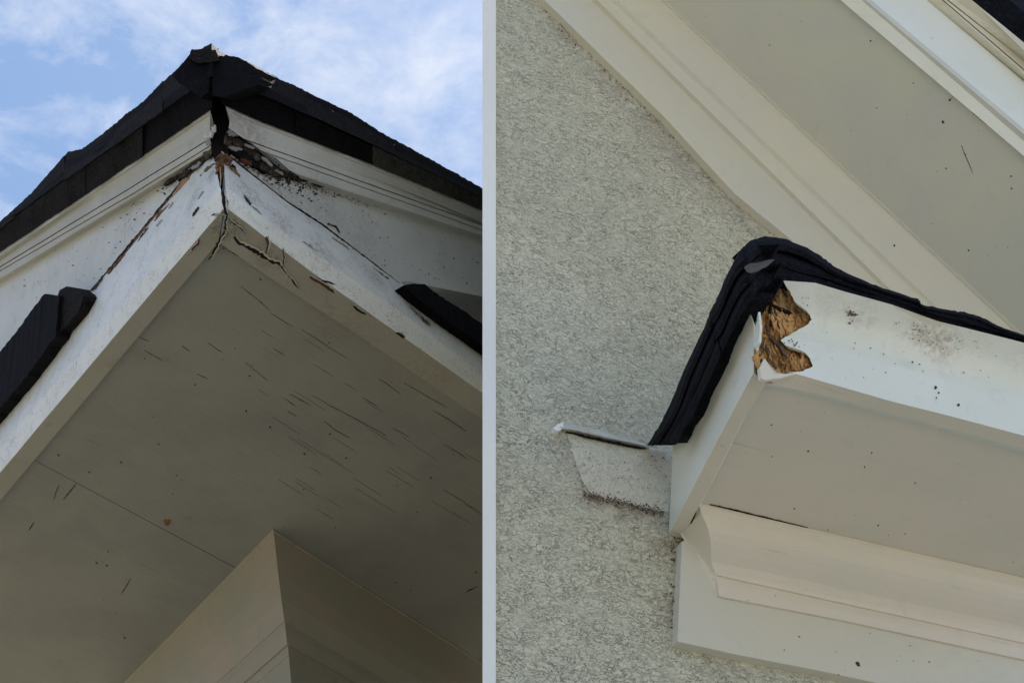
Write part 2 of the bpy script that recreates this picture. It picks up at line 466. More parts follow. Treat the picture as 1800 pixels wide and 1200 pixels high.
M_whiteL = paint('weathered_white_paint', (.80, .80, .77), (.74, .75, .72), rough=.35, peel=0, peel_col=(.22, .20, .18), dirt=.8, stain_shade_spots=stw_, craze=.8)
M_whiteU = paint('shade_toned_white', (.44, .43, .37), (.52, .51, .45), rough=.45, peel=.0, dirt=.6)  # the left crown's duller light is put into this darker colour
M_frieze = paint('chalky_frieze_paint', (.64, .64, .61), (.56, .56, .54), rough=.45, dirt=.6, stain_shade_spots=stf_, craze=.25)
M_soffL = paint('taupe_soffit_paint', (.245, .245, .208), (.212, .205, .182), rough=.6, dirt=.25, grain_dir=(sofP.hit(700, 700) - sofP.hit(430, 520)), bump=.5, stain_shade_spots=sts_)
M_lipL = paint('shaded_lip_paint', (.30, .29, .24), (.27, .255, .21), rough=.6, dirt=.5, peel=.0, stain_shade_spots=sts_ + [stL(400, 400, lipP, .12, DRK, .7), stL(470, 455, lipP, .10, BRN, .6)])  # underside shade of the cream fascia lip put into the colour
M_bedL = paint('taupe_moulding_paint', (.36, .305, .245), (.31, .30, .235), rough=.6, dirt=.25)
M_shin = shingle_mat('charcoal_asphalt_shingle', (.008, .007, .009), (.030, .024, .022))
M_shin_moss = shingle_mat('weathered_shingle_edge', (.045, .042, .042), (.09, .085, .078), moss=.8)
M_tar = shingle_mat('black_shingle_underside', (.004, .0035, .006), (.009, .008, .010))
M_crack = plain('dark_crack', (.012, .009, .008))
M_graincrack = plain('painted_grain_check', (.085, .078, .066))
M_redcrack = plain('reddish_rotted_crack', (.09, .03, .018))
M_rot = wood('rotted_brown_wood', (.02, .012, .008), (.12, .055, .025), (.36, .22, .11))
M_rotd = wood('dark_decayed_wood', (.010, .008, .007), (.035, .027, .022), (.15, .13, .105), 1.2)
M_void = plain('black_void_fill', (.006, .005, .007))  # black stands for the unlit depth of gaps and hidden cavities
M_tanwood = wood('bare_tan_wood', (.16, .09, .04), (.34, .2, .1), (.46, .3, .17))
M_flake = plain('paint_flake_edge', (.42, .40, .34))
M_dirt = plain('fly_speck', (.055, .045, .035))

HL = empty('painted_house', base, 'white house eave corner against the sky, fascia mitre cracked and rotted open under dark shingles', 'house')

XL, XR = -60, 1150
def LL(pts, o, x0=None, n=44, wav=1.0, seed=0.0): return line3(pts, FL.off(o), pts[0][0] if x0 is None else x0, XL, n, wav, seed)
def LR(pts, o, x0=None, n=44, wav=1.0, seed=0.0): return line3(pts, FR.off(o), pts[0][0] if x0 is None else x0, XR, n, wav, seed)

# fascia boards: bottom edge (lip), flat face, weathered sloping top
aL = [(383, 427), (300, 524), (24, 851)]; bL = [(394, 366), (292, 484), (24, 802)]
cL = [(386, 328), (333, 392), (193, 556), (24, 759)]; dL = [(380, 268), (357, 284), (312, 328), (221, 439), (144, 527), (24, 668)]
aR = [(386, 427), (493, 500), (617, 580), (848, 737)]; bR = [(399, 366), (560, 487), (704, 589), (848, 690)]
cR = [(397, 328), (451, 377), (573, 458), (715, 556), (848, 658)]; dR = [(389, 266), (440, 303), (504, 353), (565, 393), (641, 450), (706, 498), (848, 603)]
SL = -.055
def fascia(a, b, c, d, pl, n_, x1, name, label, seed):
    A = line3(a, lipP, a[0][0], x1, 60, .5, seed); B = line3(b, lipP, b[0][0], x1, 60, .8, seed)
    B2 = mv(B, UL * .002 + n_ * .0015)
    C = line3(c, pl.off(.022), c[0][0], x1, 60, 2.0, seed + 1)
    D = line3(d, pl.off(SL), d[0][0], x1, 60, 1.5, seed + 2)
    mid = [(p * .5 + q * .5) + n_ * .006 for p, q in zip(C, D)]
    bm = new_bm()
    Db = mv(D, -midn * .04)
    Ab = [q for q in mv(A, UL * .10)]
    loft(bm, [A, B, B2, C, mid, D, Db, Ab])
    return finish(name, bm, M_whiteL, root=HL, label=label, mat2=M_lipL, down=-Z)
fbL = fascia(aL, bL, cL, dL, FL, nL, XL, 'fascia_board', 'left fascia board with a bare wood strip and two peeled holes', 1.0)
fbR = fascia(aR, bR, cR, dR, FR, nR, XR, 'fascia_board', 'right fascia board with flaking bright paint and red cracks', 5.0)

# friezes (triangular boards between the fascia and the crown)
fL_ = [(376, 262), (309, 304), (24, 484)]; fR_ = [(398, 272), (520, 316), (848, 424)]
bm = new_bm()
lo_ = line3(dL, FL.off(-.068), 374, XL, 50, 0); lo_ = mv(lo_, -UL * .03)
hi_ = line3(fL_, FL.off(-.068), 374, XL, 50, 0); hi_ = mv(hi_, UL * .02)
loft(bm, [lo_, hi_, mv(hi_, -nL * .02), mv(lo_, -nL * .02)])
finish('frieze_board', bm, M_frieze, root=HL)
# right one has a free lower edge past the start of the return shingles
frb = [(389, 285), (565, 412), (700, 500), (712, 493), (748, 501), (848, 521), (905, 533)]
bm = new_bm()
pl = FR.off(-.068)
xs_ = [395 + (XR - 395) * i / 60 for i in range(61)]
lo_ = [pl.hit(x, px_at(frb, x)) for x in xs_]; hi_ = mv([pl.hit(x, px_at(fR_, x)) for x in xs_], UL * .02)
loft(bm, [lo_, hi_, mv(hi_, -nR * .035), mv(lo_, -nR * .035)])
finish('frieze_board', bm, M_frieze, root=HL)
bm = new_bm()
w0 = FR.off(-.20)
a_ = [w0.hit(x, 478 + (x - 700) * .13) for x in (716, 780, 1150)]; c_ = [w0.hit(x, 505 + (x - 700) * .68) for x in (716, 780, 1150)]
loft(bm, [a_, c_, mv(c_, -nR * .03), mv(a_, -nR * .03)])
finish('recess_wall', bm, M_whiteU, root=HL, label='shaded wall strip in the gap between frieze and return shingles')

# crown mouldings
def crown(keys, pl, n_, x1, seed, mat):
    rows = []
    for pts, o, x0 in keys:
        rows.append(line3(pts, pl.off(o), x0, x1, 60, .5, seed))
    rows.append(mv(rows[-1], -midn * .12)); rows.append(mv(rows[0], -midn * .04))
    bm = new_bm(); loft(bm, rows)
    return finish('crown_moulding', bm, mat, root=HL)
def sh(pts, dy): return [(x, y + dy) for x, y in pts]
l1 = [(370, 244), (358, 251), (214, 340), (24, 455)]; l2 = [(370, 256), (356, 265), (235, 340), (24, 462.5)]
fb = [(372, 262), (309, 301), (24, 475)]; g0L = [(369, 192), (288, 247), (151, 340), (24, 425)]
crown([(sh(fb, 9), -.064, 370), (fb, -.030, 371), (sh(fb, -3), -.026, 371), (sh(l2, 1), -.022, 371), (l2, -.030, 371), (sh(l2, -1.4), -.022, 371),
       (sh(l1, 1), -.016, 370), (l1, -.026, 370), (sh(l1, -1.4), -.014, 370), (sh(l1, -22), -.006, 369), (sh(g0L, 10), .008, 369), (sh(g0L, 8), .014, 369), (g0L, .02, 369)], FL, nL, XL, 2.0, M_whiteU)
r1_ = [(434, 247), (848, 396)]; r2_ = [(465, 268), (848, 405)]; fr = [(400, 262), (518, 305), (848, 414)]; g0R = [(396, 185), (456, 212), (648, 286), (848, 369)]
crown([(sh(fr, 9), -.064, 535), (fr, -.030, 520), (sh(fr, -3), -.026, 508), (sh(r2_, 1), -.022, 482), (r2_, -.030, 466), (sh(r2_, -1.4), -.022, 458),
       (sh(r1_, 1), -.016, 440), (r1_, -.026, 434), (sh(r1_, -1.4), -.014, 428), (sh(r1_, -10), -.010, 402), (sh(g0R, 22), .002, 404), (sh(g0R, 9), .008, 400), (sh(g0R, 7), .014, 399), (g0R, .02, 396)], FR, nR, XR, 3.0, M_frieze)

# black core added to paint in the dark gap of the open mitre
midn = (nL + nR).normalized()
CO = Plane(B0, midn)
bm = new_bm()
prism(bm, [(352, 150), (410, 150), (406, 240), (397, 290), (391, 330), (387, 330), (380, 296), (368, 240)], CO.off(-.095), -midn * .12, seed=3)
finish('mitre_void_core', bm, M_void, root=HL, label='black core filling the shaded gap of the open mitre')
# rotted lumps at the crown's right end, and around the corner
def shard(cx, cy, ln, wd, ang, pl, n_, mat, seed, name='decayed_wood', amp=.008, thick=.008, parent=None, label=None, step=1.7):
    rnd = random.Random(seed); pts = []; k = 13
    for q_ in range(k):
        a = 2 * math.pi * q_ / k; r_ = rnd.uniform(.62, 1.12)
        u, v_ = math.cos(a) * ln * .5 * r_, math.sin(a) * wd * .5 * r_
        pts.append((cx + u * math.cos(ang) - v_ * math.sin(ang), cy + u * math.sin(ang) + v_ * math.cos(ang)))
    if mat is M_paleflake: amp = .0015; thick = .002
    bm = new_bm(); rough_patch(bm, pts, pl.hit, n_, step, amp, thick, seed * .37, grain=(.5, 1.3)); finish(name, bm, mat, parent=parent, root=HL, label=label)
M_paleflake = paint('dirty_flake_paint', (.30, .29, .26), (.22, .21, .19), rough=.6, dirt=.8, craze=.8)
for k, (cx, cy, ln, wd, a_, o_, mt) in enumerate([(418, 250, 46, 15, .35, -.040, M_rotd), (446, 270, 54, 17, .62, -.046, M_rotd), (478, 296, 58, 16, .42, -.050, M_rotd), (424, 272, 50, 18, .55, -.054, M_void), (455, 290, 60, 20, .5, -.058, M_void),
        (505, 306, 44, 9, .38, -.050, M_rotd), (414, 262, 26, 8, .2, -.030, M_paleflake), (438, 258, 22, 6, .5, -.026, M_paleflake), (470, 283, 30, 6, .7, -.030, M_paleflake), (492, 303, 24, 5, .5, -.036, M_paleflake),
        (402, 246, 16, 24, .1, -.036, M_rotd), (434, 284, 26, 8, .4, -.036, M_redcrack), (408, 236, 20, 9, .5, -.010, M_paleflake), (530, 314, 34, 5, .3, -.052, M_rotd), (560, 324, 26, 4, .3, -.054, M_rotd)]):
    shard(cx, cy, ln, wd, a_, FR.off(o_), nR, mt, k + 3, label='crumbled dark wood under the broken end of the right crown moulding' if k == 1 else None)
for k, (cx, cy, ln, wd, a_, o_, mt) in enumerate([(352, 282, 44, 16, -.7, -.045, M_rotd), (330, 300, 40, 10, -.65, -.050, M_rotd), (364, 268, 18, 22, .1, -.030, M_rotd), (342, 292, 26, 6, -.6, -.034, M_paleflake), (300, 318, 34, 5, -.6, -.056, M_rotd), (366, 250, 12, 14, .2, -.008, M_paleflake)]):
    shard(cx, cy, ln, wd, a_, FL.off(o_), nL, mt, k + 33)
bm = new_bm()
rough_patch(bm, [(340, 268), (356, 262), (372, 262), (374, 282), (366, 296), (352, 294), (340, 300), (322, 312), (312, 322), (322, 300)], FL.off(-.05).hit, nL, 2.0, .018, .03, 6.0)
finish('decayed_wood', bm, M_rotd, root=HL)
bm = new_bm()
rough_patch(bm, [(357, 230), (362, 222), (370, 226), (377, 219), (378, 230), (372, 240), (366, 244), (358, 240)], FL.off(-.008).hit, nL, 2.0, .012, .006, 2.0)
finish('torn_paint_flap', bm, M_frieze, root=HL, label='torn white paint flap at the end of the left crown')
# orange rot on the two fascia tops
bm = new_bm()
rough_patch(bm, [(352, 308), (358, 298), (366, 292), (380, 288), (385, 294), (386, 300), (378, 300), (366, 304), (358, 312), (353, 320)], FL.off(-.028).hit, nL, 1.7, .010, .02, 7.0)
finish('rotted_wood', bm, M_rot, parent=fbL, root=HL)
bm = new_bm()
rough_patch(bm, [(386, 272), (396, 272), (402, 288), (412, 298), (418, 310), (424, 329), (414, 326), (402, 318), (392, 308), (385, 300)], FR.off(-.027).hit, nR, 1.7, .010, .02, 8.0)
finish('rotted_wood', bm, M_rot, parent=fbR, root=HL)
bm = new_bm()
rough_patch(bm, [(398, 300), (408, 299), (414, 312), (408, 315), (398, 308)], FR.off(-.018).hit, nR, 1.6, .004, .006, 9.0)
finish('decay_hole', bm, M_void, parent=fbR, root=HL)
bm = new_bm()
slopeL = lambda k: (lambda x, y: FL.off(SL * k).hit(x, y))
rough_patch(bm, [(318, 318), (331, 311), (337, 316), (330, 331), (323, 345), (312, 352), (302, 350), (308, 336)], slopeL(.80), nL, 2.0, .003, .006, 11.0)
finish('bare_wood_strip', bm, M_tanwood, parent=fbL, root=HL, label='tan bare wood where the paint has come off')
bm = new_bm()
rough_patch(bm, [(241, 446), (250, 436), (258, 431), (256, 440), (248, 452), (240, 462), (232, 463), (233, 452)], slopeL(.5), nL, 1.6, .004, .004, 12.0)
finish('peeled_hole', bm, M_rotd, parent=fbL, root=HL)
bm = new_bm()
rough_patch(bm, [(266, 452), (272, 446), (270, 455), (264, 464), (262, 460)], slopeL(.3), nL, 1.5, .003, .004, 13.0)
finish('peeled_hole', bm, M_rotd, parent=fbL, root=HL)
bm = new_bm()
rough_patch(bm, [(584, 424), (592, 426), (600, 436), (598, 442), (590, 436)], FR.off(-.04).hit, nR, 1.5, .003, .004, 14.0)
finish('peeled_hole', bm, M_rot, parent=fbR, root=HL)

# grime caught around the broken crown end
bm = new_bm(); random.seed(77)
for k in range(420):
    x = random.gauss(470, 34); y = px_at([(400, 262), (520, 318), (600, 345)], x) + random.gauss(6, 9)
    if x < 402 or y > px_at(dR, x) - 3: continue
    speck(bm, x, y, random.uniform(.6, 2.4), FR.off(-.066).hit, nR, k)
for k in range(160):
    x = random.gauss(560, 60); y = px_at(fR_, x) + abs(random.gauss(0, 5)); speck(bm, x, y, random.uniform(.5, 1.5), FR.off(-.066).hit, nR, k)
for k in range(220):
    x = random.gauss(330, 22); y = px_at(fL_, min(x, 372)) + random.gauss(4, 5)
    if x < 372: speck(bm, x, y, random.uniform(.6, 2.2), FL.off(-.066).hit, nL, k)
finish('grime_specks', bm, M_rotd, root=HL, kind='stuff')
# peeled and bare places along the two fascia boards
def sl(P_, k): return P_.off(SL * k + .013 + .014 * (1 - k))
for k, (cx, cy, ln, wd, a_, f_, mt) in enumerate([(372, 300, 22, 20, -.8, .75, M_rot), (362, 318, 26, 9, -.9, .6, M_tanwood), (284, 374, 46, 6, -.88, .95, M_rot), (250, 414, 44, 5, -.88, .97, M_rotd), (205, 462, 50, 5, -.86, .98, M_rot), (170, 500, 34, 4, -.86, .98, M_rotd),
        (300, 362, 14, 5, -.9, .8, M_paleflake), (280, 392, 16, 6, -.9, .7, M_paleflake), (352, 344, 18, 5, -1.0, .3, M_paleflake), (344, 372, 22, 4, -1.0, .05, M_rotd)]):
    shard(cx, cy, ln, wd, a_, sl(FL, f_), nL, mt, k + 60, name='bare_patch', amp=.002, thick=.003, parent=fbL, step=1.5)
for k, (cx, cy, ln, wd, a_, f_, mt) in enumerate([(398, 284, 24, 18, .6, .8, M_rot), (414, 306, 30, 13, .9, .65, M_rot), (410, 296, 14, 12, .7, .66, M_void), (400, 316, 14, 6, .6, .4, M_tanwood), (425, 318, 34, 5, .65, .75, M_paleflake), (452, 372, 34, 6, .75, .15, M_paleflake), (436, 352, 26, 4, .9, .1, M_rotd),
        (500, 404, 44, 6, .68, .2, M_paleflake), (548, 436, 40, 5, .68, .15, M_paleflake), (735, 548, 36, 5, .7, .25, M_paleflake), (752, 566, 26, 4, .7, .15, M_rotd), (670, 482, 44, 5, .62, .9, M_rot), (600, 428, 40, 4, .62, .9, M_paleflake)]):
    shard(cx, cy, ln, wd, a_, sl(FR, f_), nR, mt, k + 80, name='bare_patch', amp=.002, thick=.003, parent=fbR, step=1.5)
# open joints and cracks
def crack(pts, pl, n_, w, mat=None, parent=None, jit=1.2, name='crack', seed=None, taper=True):
    sd = random.random() * 50 if seed is None else seed
    bm = new_bm(); ribbon(bm, pts, pl.hit, n_, w, jit=jit, seed=sd, taper=taper)
    if w >= 2.6 and name == 'crack':
        q_ = [(x + w * .42, y - w * .30) for x, y in pts]
        b2 = new_bm(); ribbon(b2, q_, pl.hit, n_, w * .38, lift=.004, jit=jit, seed=sd + .3, taper=True)
        finish('lifted_paint', b2, M_flake, parent=parent, root=HL)
    return finish(name, bm, mat or M_crack, parent=parent, root=HL)
DN = -Z
crack([(350, 288), (312, 328), (265, 386), (221, 439), (180, 487), (146, 526)], FL.off(SL + .004), nL, 3.2, parent=fbL, name='open_joint', jit=.8)
crack([(345, 296), (312, 333), (265, 391), (221, 446), (180, 494), (150, 527)], FL.off(SL + .006), nL, 4.5, M_rot, parent=fbL, name='stripped_edge', jit=1.5)
crack([(395, 268), (440, 304), (504, 354), (565, 394), (641, 451), (704, 499)], FR.off(SL + .004), nR, 2.6, parent=fbR, name='open_joint', jit=.6)
crack([(560, 398), (600, 424), (650, 462), (690, 492)], FR.off(SL + .006), nR, 2.0, parent=fbR, name='open_joint', jit=.8)
crack([(575, 393), (590, 398), (597, 410)], FR.off(-.066), nR, 2.6, parent=fbR)
crack([(386, 296), (387, 318), (385, 330)], CO.off(-.002), midn, 3.0)
crack([(391, 336), (394, 350), (396, 365), (397, 378)], CO.off(.012), midn, 7.5, jit=1.5)
crack([(384, 332), (372, 342), (358, 358), (346, 374), (335, 392)], FL.off(.0), nL, 2.4, parent=fbL)
crack([(381, 358), (375, 366)], FL.off(.0), nL, 3.4, parent=fbL)
crack([(356, 404), (350, 412), (346, 428), (336, 438), (331, 448)], FL.off(.0), nL, 3.2, M_redcrack, parent=fbL)
crack([(420, 336), (436, 356), (452, 380), (468, 384)], FR, nR, 1.8, parent=fbR)
crack([(470, 398), (469, 415), (472, 430), (468, 444)], FR, nR, 3.4, M_redcrack, parent=fbR)
crack([(497, 438), (500, 452), (498, 466)], lipP, DN, 4.0, M_redcrack, parent=fbR)
crack([(480, 400), (493, 424), (500, 440)], FR, nR, 1.2, parent=fbR)
crack([(546, 488), (560, 494), (575, 504), (588, 514)], FR, nR, 4.0, M_redcrack, parent=fbR)
crack([(545, 486), (565, 492), (590, 500)], FR, nR, 1.8, parent=fbR)
crack([(622, 538), (632, 546), (644, 552)], FR, nR, 2.6, parent=fbR)
crack([(697, 585), (704, 588), (711, 594)], FR, nR, 3.0, parent=fbR)
# along the lips
lipd = lipP.off(-.0)
crack([(402, 384), (412, 393), (422, 400), (432, 410)], lipd, DN, 3.6, parent=fbR, jit=1.6)
crack([(412, 414), (418, 426), (430, 431), (440, 436), (455, 443), (468, 454), (486, 462), (500, 474)], lipd, DN, 9.0, parent=fbR, jit=3.2)
crack([(490, 462), (500, 472), (506, 482), (515, 492), (524, 508)], lipd, DN, 3.6, parent=fbR, jit=2.8)
crack([(400, 376), (396, 392), (397, 404), (393, 414), (388, 420), (384, 430), (376, 444), (366, 457)], lipd, DN, 6.0, jit=3.0)
crack([(372, 379), (384, 377), (398, 379)], lipd, DN, 2.6, jit=1.0)
crack([(390, 436), (404, 440), (418, 448), (436, 452)], sofP, DN, 3.0, jit=1.6)

# soffit panels with a seam between them
seam = [(-60, 745), (62, 810), (134, 850), (267, 920), (412, 997), (620, 1108), (905, 1262)]
bm = new_bm()
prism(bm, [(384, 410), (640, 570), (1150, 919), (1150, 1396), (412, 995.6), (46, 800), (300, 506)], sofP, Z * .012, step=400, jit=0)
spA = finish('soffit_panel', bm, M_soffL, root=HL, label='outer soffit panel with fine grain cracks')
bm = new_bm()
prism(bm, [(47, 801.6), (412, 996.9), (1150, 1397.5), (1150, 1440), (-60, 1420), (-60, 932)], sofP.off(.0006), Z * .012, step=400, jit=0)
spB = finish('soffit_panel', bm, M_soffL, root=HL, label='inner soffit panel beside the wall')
bm = new_bm()
prism(bm, [(384, 416), (1150, 921), (1150, 1440), (-80, 1440), (-80, 948)], sofP.off(.016), Z * .02, step=400, jit=0)
finish('eave_sheathing', bm, M_void, root=HL)
grain = [[(423, 503), (450, 524), (475, 545)], [(475, 550), (495, 562), (515, 574)], [(530, 578), (560, 598), (590, 618), (612, 630)], [(365, 602), (378, 611), (392, 620)],
         [(508, 692), (528, 702), (546, 712)], [(549, 694), (575, 710), (610, 728), (640, 744), (680, 766)], [(638, 698), (650, 706), (664, 714)], [(666, 666), (680, 674), (704, 692)],
         [(570, 740), (590, 756), (616, 770)], [(710, 672), (740, 690), (786, 716)], [(780, 780), (800, 792), (822, 806)], [(480, 612), (500, 624)], [(320, 608), (334, 617)],
         [(253, 615), (268, 624), (286, 634)], [(240, 590), (262, 600)], [(500, 700), (520, 714)], [(505, 722), (522, 732)], [(430, 636), (470, 668)], [(345, 656), (366, 666)],
         [(780, 860), (810, 878), (846, 902)], [(690, 752), (720, 768)], [(760, 720), (790, 738), (820, 758)]]
for gpts in grain: crack(gpts, sofP, DN, random.uniform(.7, 1.3), M_graincrack, parent=spA, jit=.7)
random.seed(61)
bm = new_bm()
for k in range(45):
    x, y = random.uniform(430, 860), random.uniform(560, 900)
    if y < .68 * (x - 383) + 490 or y < 1.18 * (383 - x) + 480: continue
    L_ = random.uniform(16, 60)
    ribbon(bm, [(x, y), (x + L_ * .5, y + L_ * .31), (x + L_, y + L_ * .62)], sofP.hit, DN, random.uniform(.3, .55), lift=.0008, jit=.5, seed=k)
finish('fine_grain_checks', bm, M_graincrack, parent=spA, root=HL, kind='stuff')
for gpts in ([(134, 850), (124, 862), (111, 878)], [(104, 852), (98, 866), (94, 880)], [(230, 1016), (220, 1032), (212, 1044)], [(60, 918), (50, 932)], [(840, 1030), (826, 1036), (816, 1042)]):
    crack(gpts, sofP, DN, 1.6, parent=spB, jit=.7)
bm = new_bm(); rough_patch(bm, [(288, 915), (294, 911), (300, 914), (298, 921), (291, 923)], sofP.off(-.0005).hit, DN, 1.6, .002, .002, 3.3)
finish('rust_spot', bm, wood('rust_stain', (.10, .05, .02), (.22, .11, .04), (.26, .15, .06)), parent=spA, root=HL)
bm = new_bm()
random.seed(21)
for k in range(60):
    x, y = random.uniform(60, 850), random.uniform(520, 1170)
    if y < 1.18 * (383 - x) + 450 or y < .68 * (x - 383) + 460: continue
    speck(bm, x, y, random.choice([1.0, 1.2, 1.4, 2.2]), sofP.hit, DN, k)
for (x, y) in ((213, 812), (279, 780), (433, 722), (475, 750), (458, 491), (468, 460), (690, 604), (343, 676), (103, 799), (580, 762)): speck(bm, x, y, 2.6, sofP.hit, DN, x)
finish('fly_specks', bm, M_dirt, parent=spA, root=HL, kind='stuff')

# bed moulding and wall below the soffit
T0 = sofP.hit(480, 929)
TLp, TRp = Plane(T0, nL), Plane(T0, nR)
def pxy(p):
    d = p - CP; return 900 + FPX * d.dot(RT) / d.dot(FW), 600 - FPX * d.dot(UP) / d.dot(FW)
kc = midn.dot(nL)
dBL = (sofP.hit(239, 1176) - T0).normalized(); dBR = (sofP.hit(720, 1082) - T0).normalized()
def corner_pt(o, ytarget):
    p = T0 - midn * (o / kc); lo, hi = -.3, 1.5
    for _ in range(40):
        h = (lo + hi) / 2
        if pxy(p - UL * h)[1] < ytarget: lo = h
        else: hi = h
    return p - UL * h
K0 = [T0, T0 - UL * .010, T0 - UL * .012 - midn * .008, corner_pt(.022, 968), corner_pt(.040, 1010), corner_pt(.064, 1050), corner_pt(.098, 1090),
      corner_pt(.104, 1092), corner_pt(.108, 1108), corner_pt(.120, 1131), corner_pt(.132, 1134), corner_pt(.134, 1150)]
for d_, n_ in ((dBL, nL), (dBR, nR)):
    xs_ = [0, .02, .1, .4, 1.0, 2.2]
    rows = [[k + d_ * t for t in xs_] for k in K0]
    bm = new_bm(); loft(bm, rows + [mv(rows[-1], -midn * .06), mv(rows[0], -midn * .3)]); finish('bed_moulding', bm, M_bedL, root=HL)
    W0 = mv(rows[-1], -midn * .006); W1 = mv(W0, -UL * .3); W2 = [Vector((p.x, p.y, 0)) for p in W1]
    bm = new_bm(); loft(bm, [W0, W1, W2, mv(W2, -midn * .1), mv(W1, -midn * .1), mv(W0, -midn * .1)]); finish('wall', bm, M_bedL, root=HL)

# --- roof shingles
g1L = [(366, 132), (207, 245), (83, 333), (24, 377)]
g1R = [(386, 136), (480, 168), (664, 254), (848, 341)]
silL = [(340, 93), (333, 97), (305, 128), (281, 147), (253, 177), (221, 201), (183, 233), (144, 262), (120, 266), (55, 340), (24, 368)]
silR = [(384, 96), (418, 101), (456, 122), (499, 142), (555, 169), (605, 192), (620, 200), (673, 234), (735, 268), (798, 303), (848, 331)]
def seg_range(xa, xb, k):
    return [(xa + (xb - xa) * i / k, xa + (xb - xa) * (i + 1) / k) for i in range(k)]
def tab(lines, pl, n_, x0, x1, mat, seed, thick, name='shingle', label=None, rag=1.3):
    "one strip shingle: lines = [(px line, offset)] from its lower front edge upwards"
    n = max(6, int(abs(x1 - x0) / 3))
    rows = []
    for r, (pts, o) in enumerate(lines):
        row = []
        for i in range(n + 1):
            x = x0 + (x1 - x0) * i / n
            y = px_at(pts, x) + rag * ((1.5 * noise.noise(Vector((x * .42, seed + r, 1))) if r == len(lines) - 1 else 0) + noise.noise(Vector((x * .12, seed + r, 5))))
            p = pl.off(o + .006 * noise.noise(Vector((x * .03, seed, 3)))).hit(x, y)
            row.append(p)
        rows.append(row)
    rows.append(mv(rows[-1], -midn * .25 + Z * .20)); rows.append([p - UL * thick for p in mv(rows[-1], Vector((0, 0, 0)))])
    rows.append([p - midn * .05 + Z * .05 for p in rows[0]])
    bm = new_bm(); loft(bm, rows)
    return finish(name, bm, mat, root=HL, label=label)
random.seed(5)
for side, (pl, n_, g0, g1, sil, xa, xb) in enumerate(((FL, nL, g0L, g1L, silL, 372, XL), (FR, nR, g0R, g1R, silR, 388, XR))):
    # starter course seen from below
    cuts = [372, 250, 150, XL] if side == 0 else [388, 520, 655, XR]
    for k in range(3):
        mat = M_shin_moss if (side == 1 and k == 2) else (M_tar if k == 0 or side == 1 else M_shin)
        x0, x1 = cuts[k], cuts[k + 1]; gap = 1.0 if side == 0 else -1.0
        hgt = lambda pts, d: [(x, y + d) for x, y in pts]
        tab([(hgt(g0, 1), .026), (hgt(g1, 6 + (k % 2) * 2), .085 + .004 * k)], pl, n_, x0, x1 + gap, mat, 3.0 * k + 20 * side, .01, name='starter_shingle', rag=.8,
            label='grey mossy starter shingle at the right end' if (side == 1 and k == 2) else None)
    for layer in range(3):
        k_n = 5
        lo_f, hi_f = layer / 3, (layer + 1) / 3
        segs = seg_range(xa, xb, k_n)
        xsn = sorted({p[0] for p in g1} | {p[0] for p in sil} | {xb})
        lo_l = [(x, px_at(g1, x) + 3 + (px_at(sil, x) - px_at(g1, x) - 3) * lo_f) for x in xsn]
        hi_l = [(x, px_at(g1, x) + 3 + (px_at(sil, x) - px_at(g1, x) - 3) * hi_f) for x in xsn]
        for j, (x0, x1) in enumerate(segs):
            jit_ = random.uniform(-1.5, 1.5)
            o = .10 + .008 * (layer % 2) - .012 * layer + random.uniform(-.003, .003)
            tab([(sh(lo_l, 2 + jit_), o), (sh(hi_l, jit_ * (.4 if layer == 2 else 1)), o - .004)], pl, n_, x0, x1, M_shin if (j + layer) % 3 else M_tar, 7.1 * j + layer * 3.3 + side * 50, .006)
ridge_ = CO.off(.05).hit(372, 125) - Vector((midn.x, midn.y, 0)).normalized() * 2.6 + Z * .5
for pl, n_, sil, xe in ((FL, nL, silL, XL), (FR, nR, silR, XR)):
    bm = new_bm()
    A = line3(sh(sil, 14), pl.off(.04), 372, xe, 40); Bq = line3(sh(sil, 20), pl.off(-1.1), 372, xe, 40)
    loft(bm, [A, Bq, mv(Bq, -Z * .03), mv(A, -Z * .03)]); finish('roof_slope', bm, M_shin, root=HL)
for pl, n_, sil, low, xe, x0 in ((FL, nL, silL, fL_, XL, 384), (FR, nR, silR, fR_, XR, 384)):
    bm = new_bm(); A = line3(sh(low, -4), pl.off(-.115), x0, xe, 30); Bq = line3(sh(sil, 17), pl.off(-.03), x0, xe, 30)
    loft(bm, [A, Bq, mv(Bq, -midn * .03), mv(A, -midn * .03)]); finish('dark_backing', bm, M_void, root=HL)  # dark backing added so no sky shows between the shingles
# hip caps where the two slopes meet
bm = new_bm()
prism(bm, [(303, 134), (320, 112), (333, 97), (337, 89), (356, 87), (378, 90), (372, 120), (366, 160), (352, 172), (336, 160), (318, 150)], CO.off(.145), -midn * .16 + Z * .165, step=4, jit=1.4, seed=2, relief=.004)
finish('hip_cap_shingle', bm, M_tar, root=HL, label='broken thick shingle cap on the corner hip')
bm = new_bm()
prism(bm, [(334, 103), (333, 97), (337, 88), (356, 86), (379, 89), (383, 96), (384, 106), (366, 110), (345, 112)], CO.off(.155), -midn * .16 + Z * .165, step=4, jit=1.4, seed=5, relief=.004)
finish('hip_cap_shingle', bm, M_shin, root=HL)
bm = new_bm()
prism(bm, [(370, 98), (384, 98), (400, 99), (418, 101), (440, 113), (466, 128), (452, 150), (420, 160), (396, 170), (374, 168)], CO.off(.140), -midn * .16 + Z * .165, step=4, jit=1.4, seed=8, relief=.004)
finish('hip_cap_shingle', bm, M_tar, root=HL)
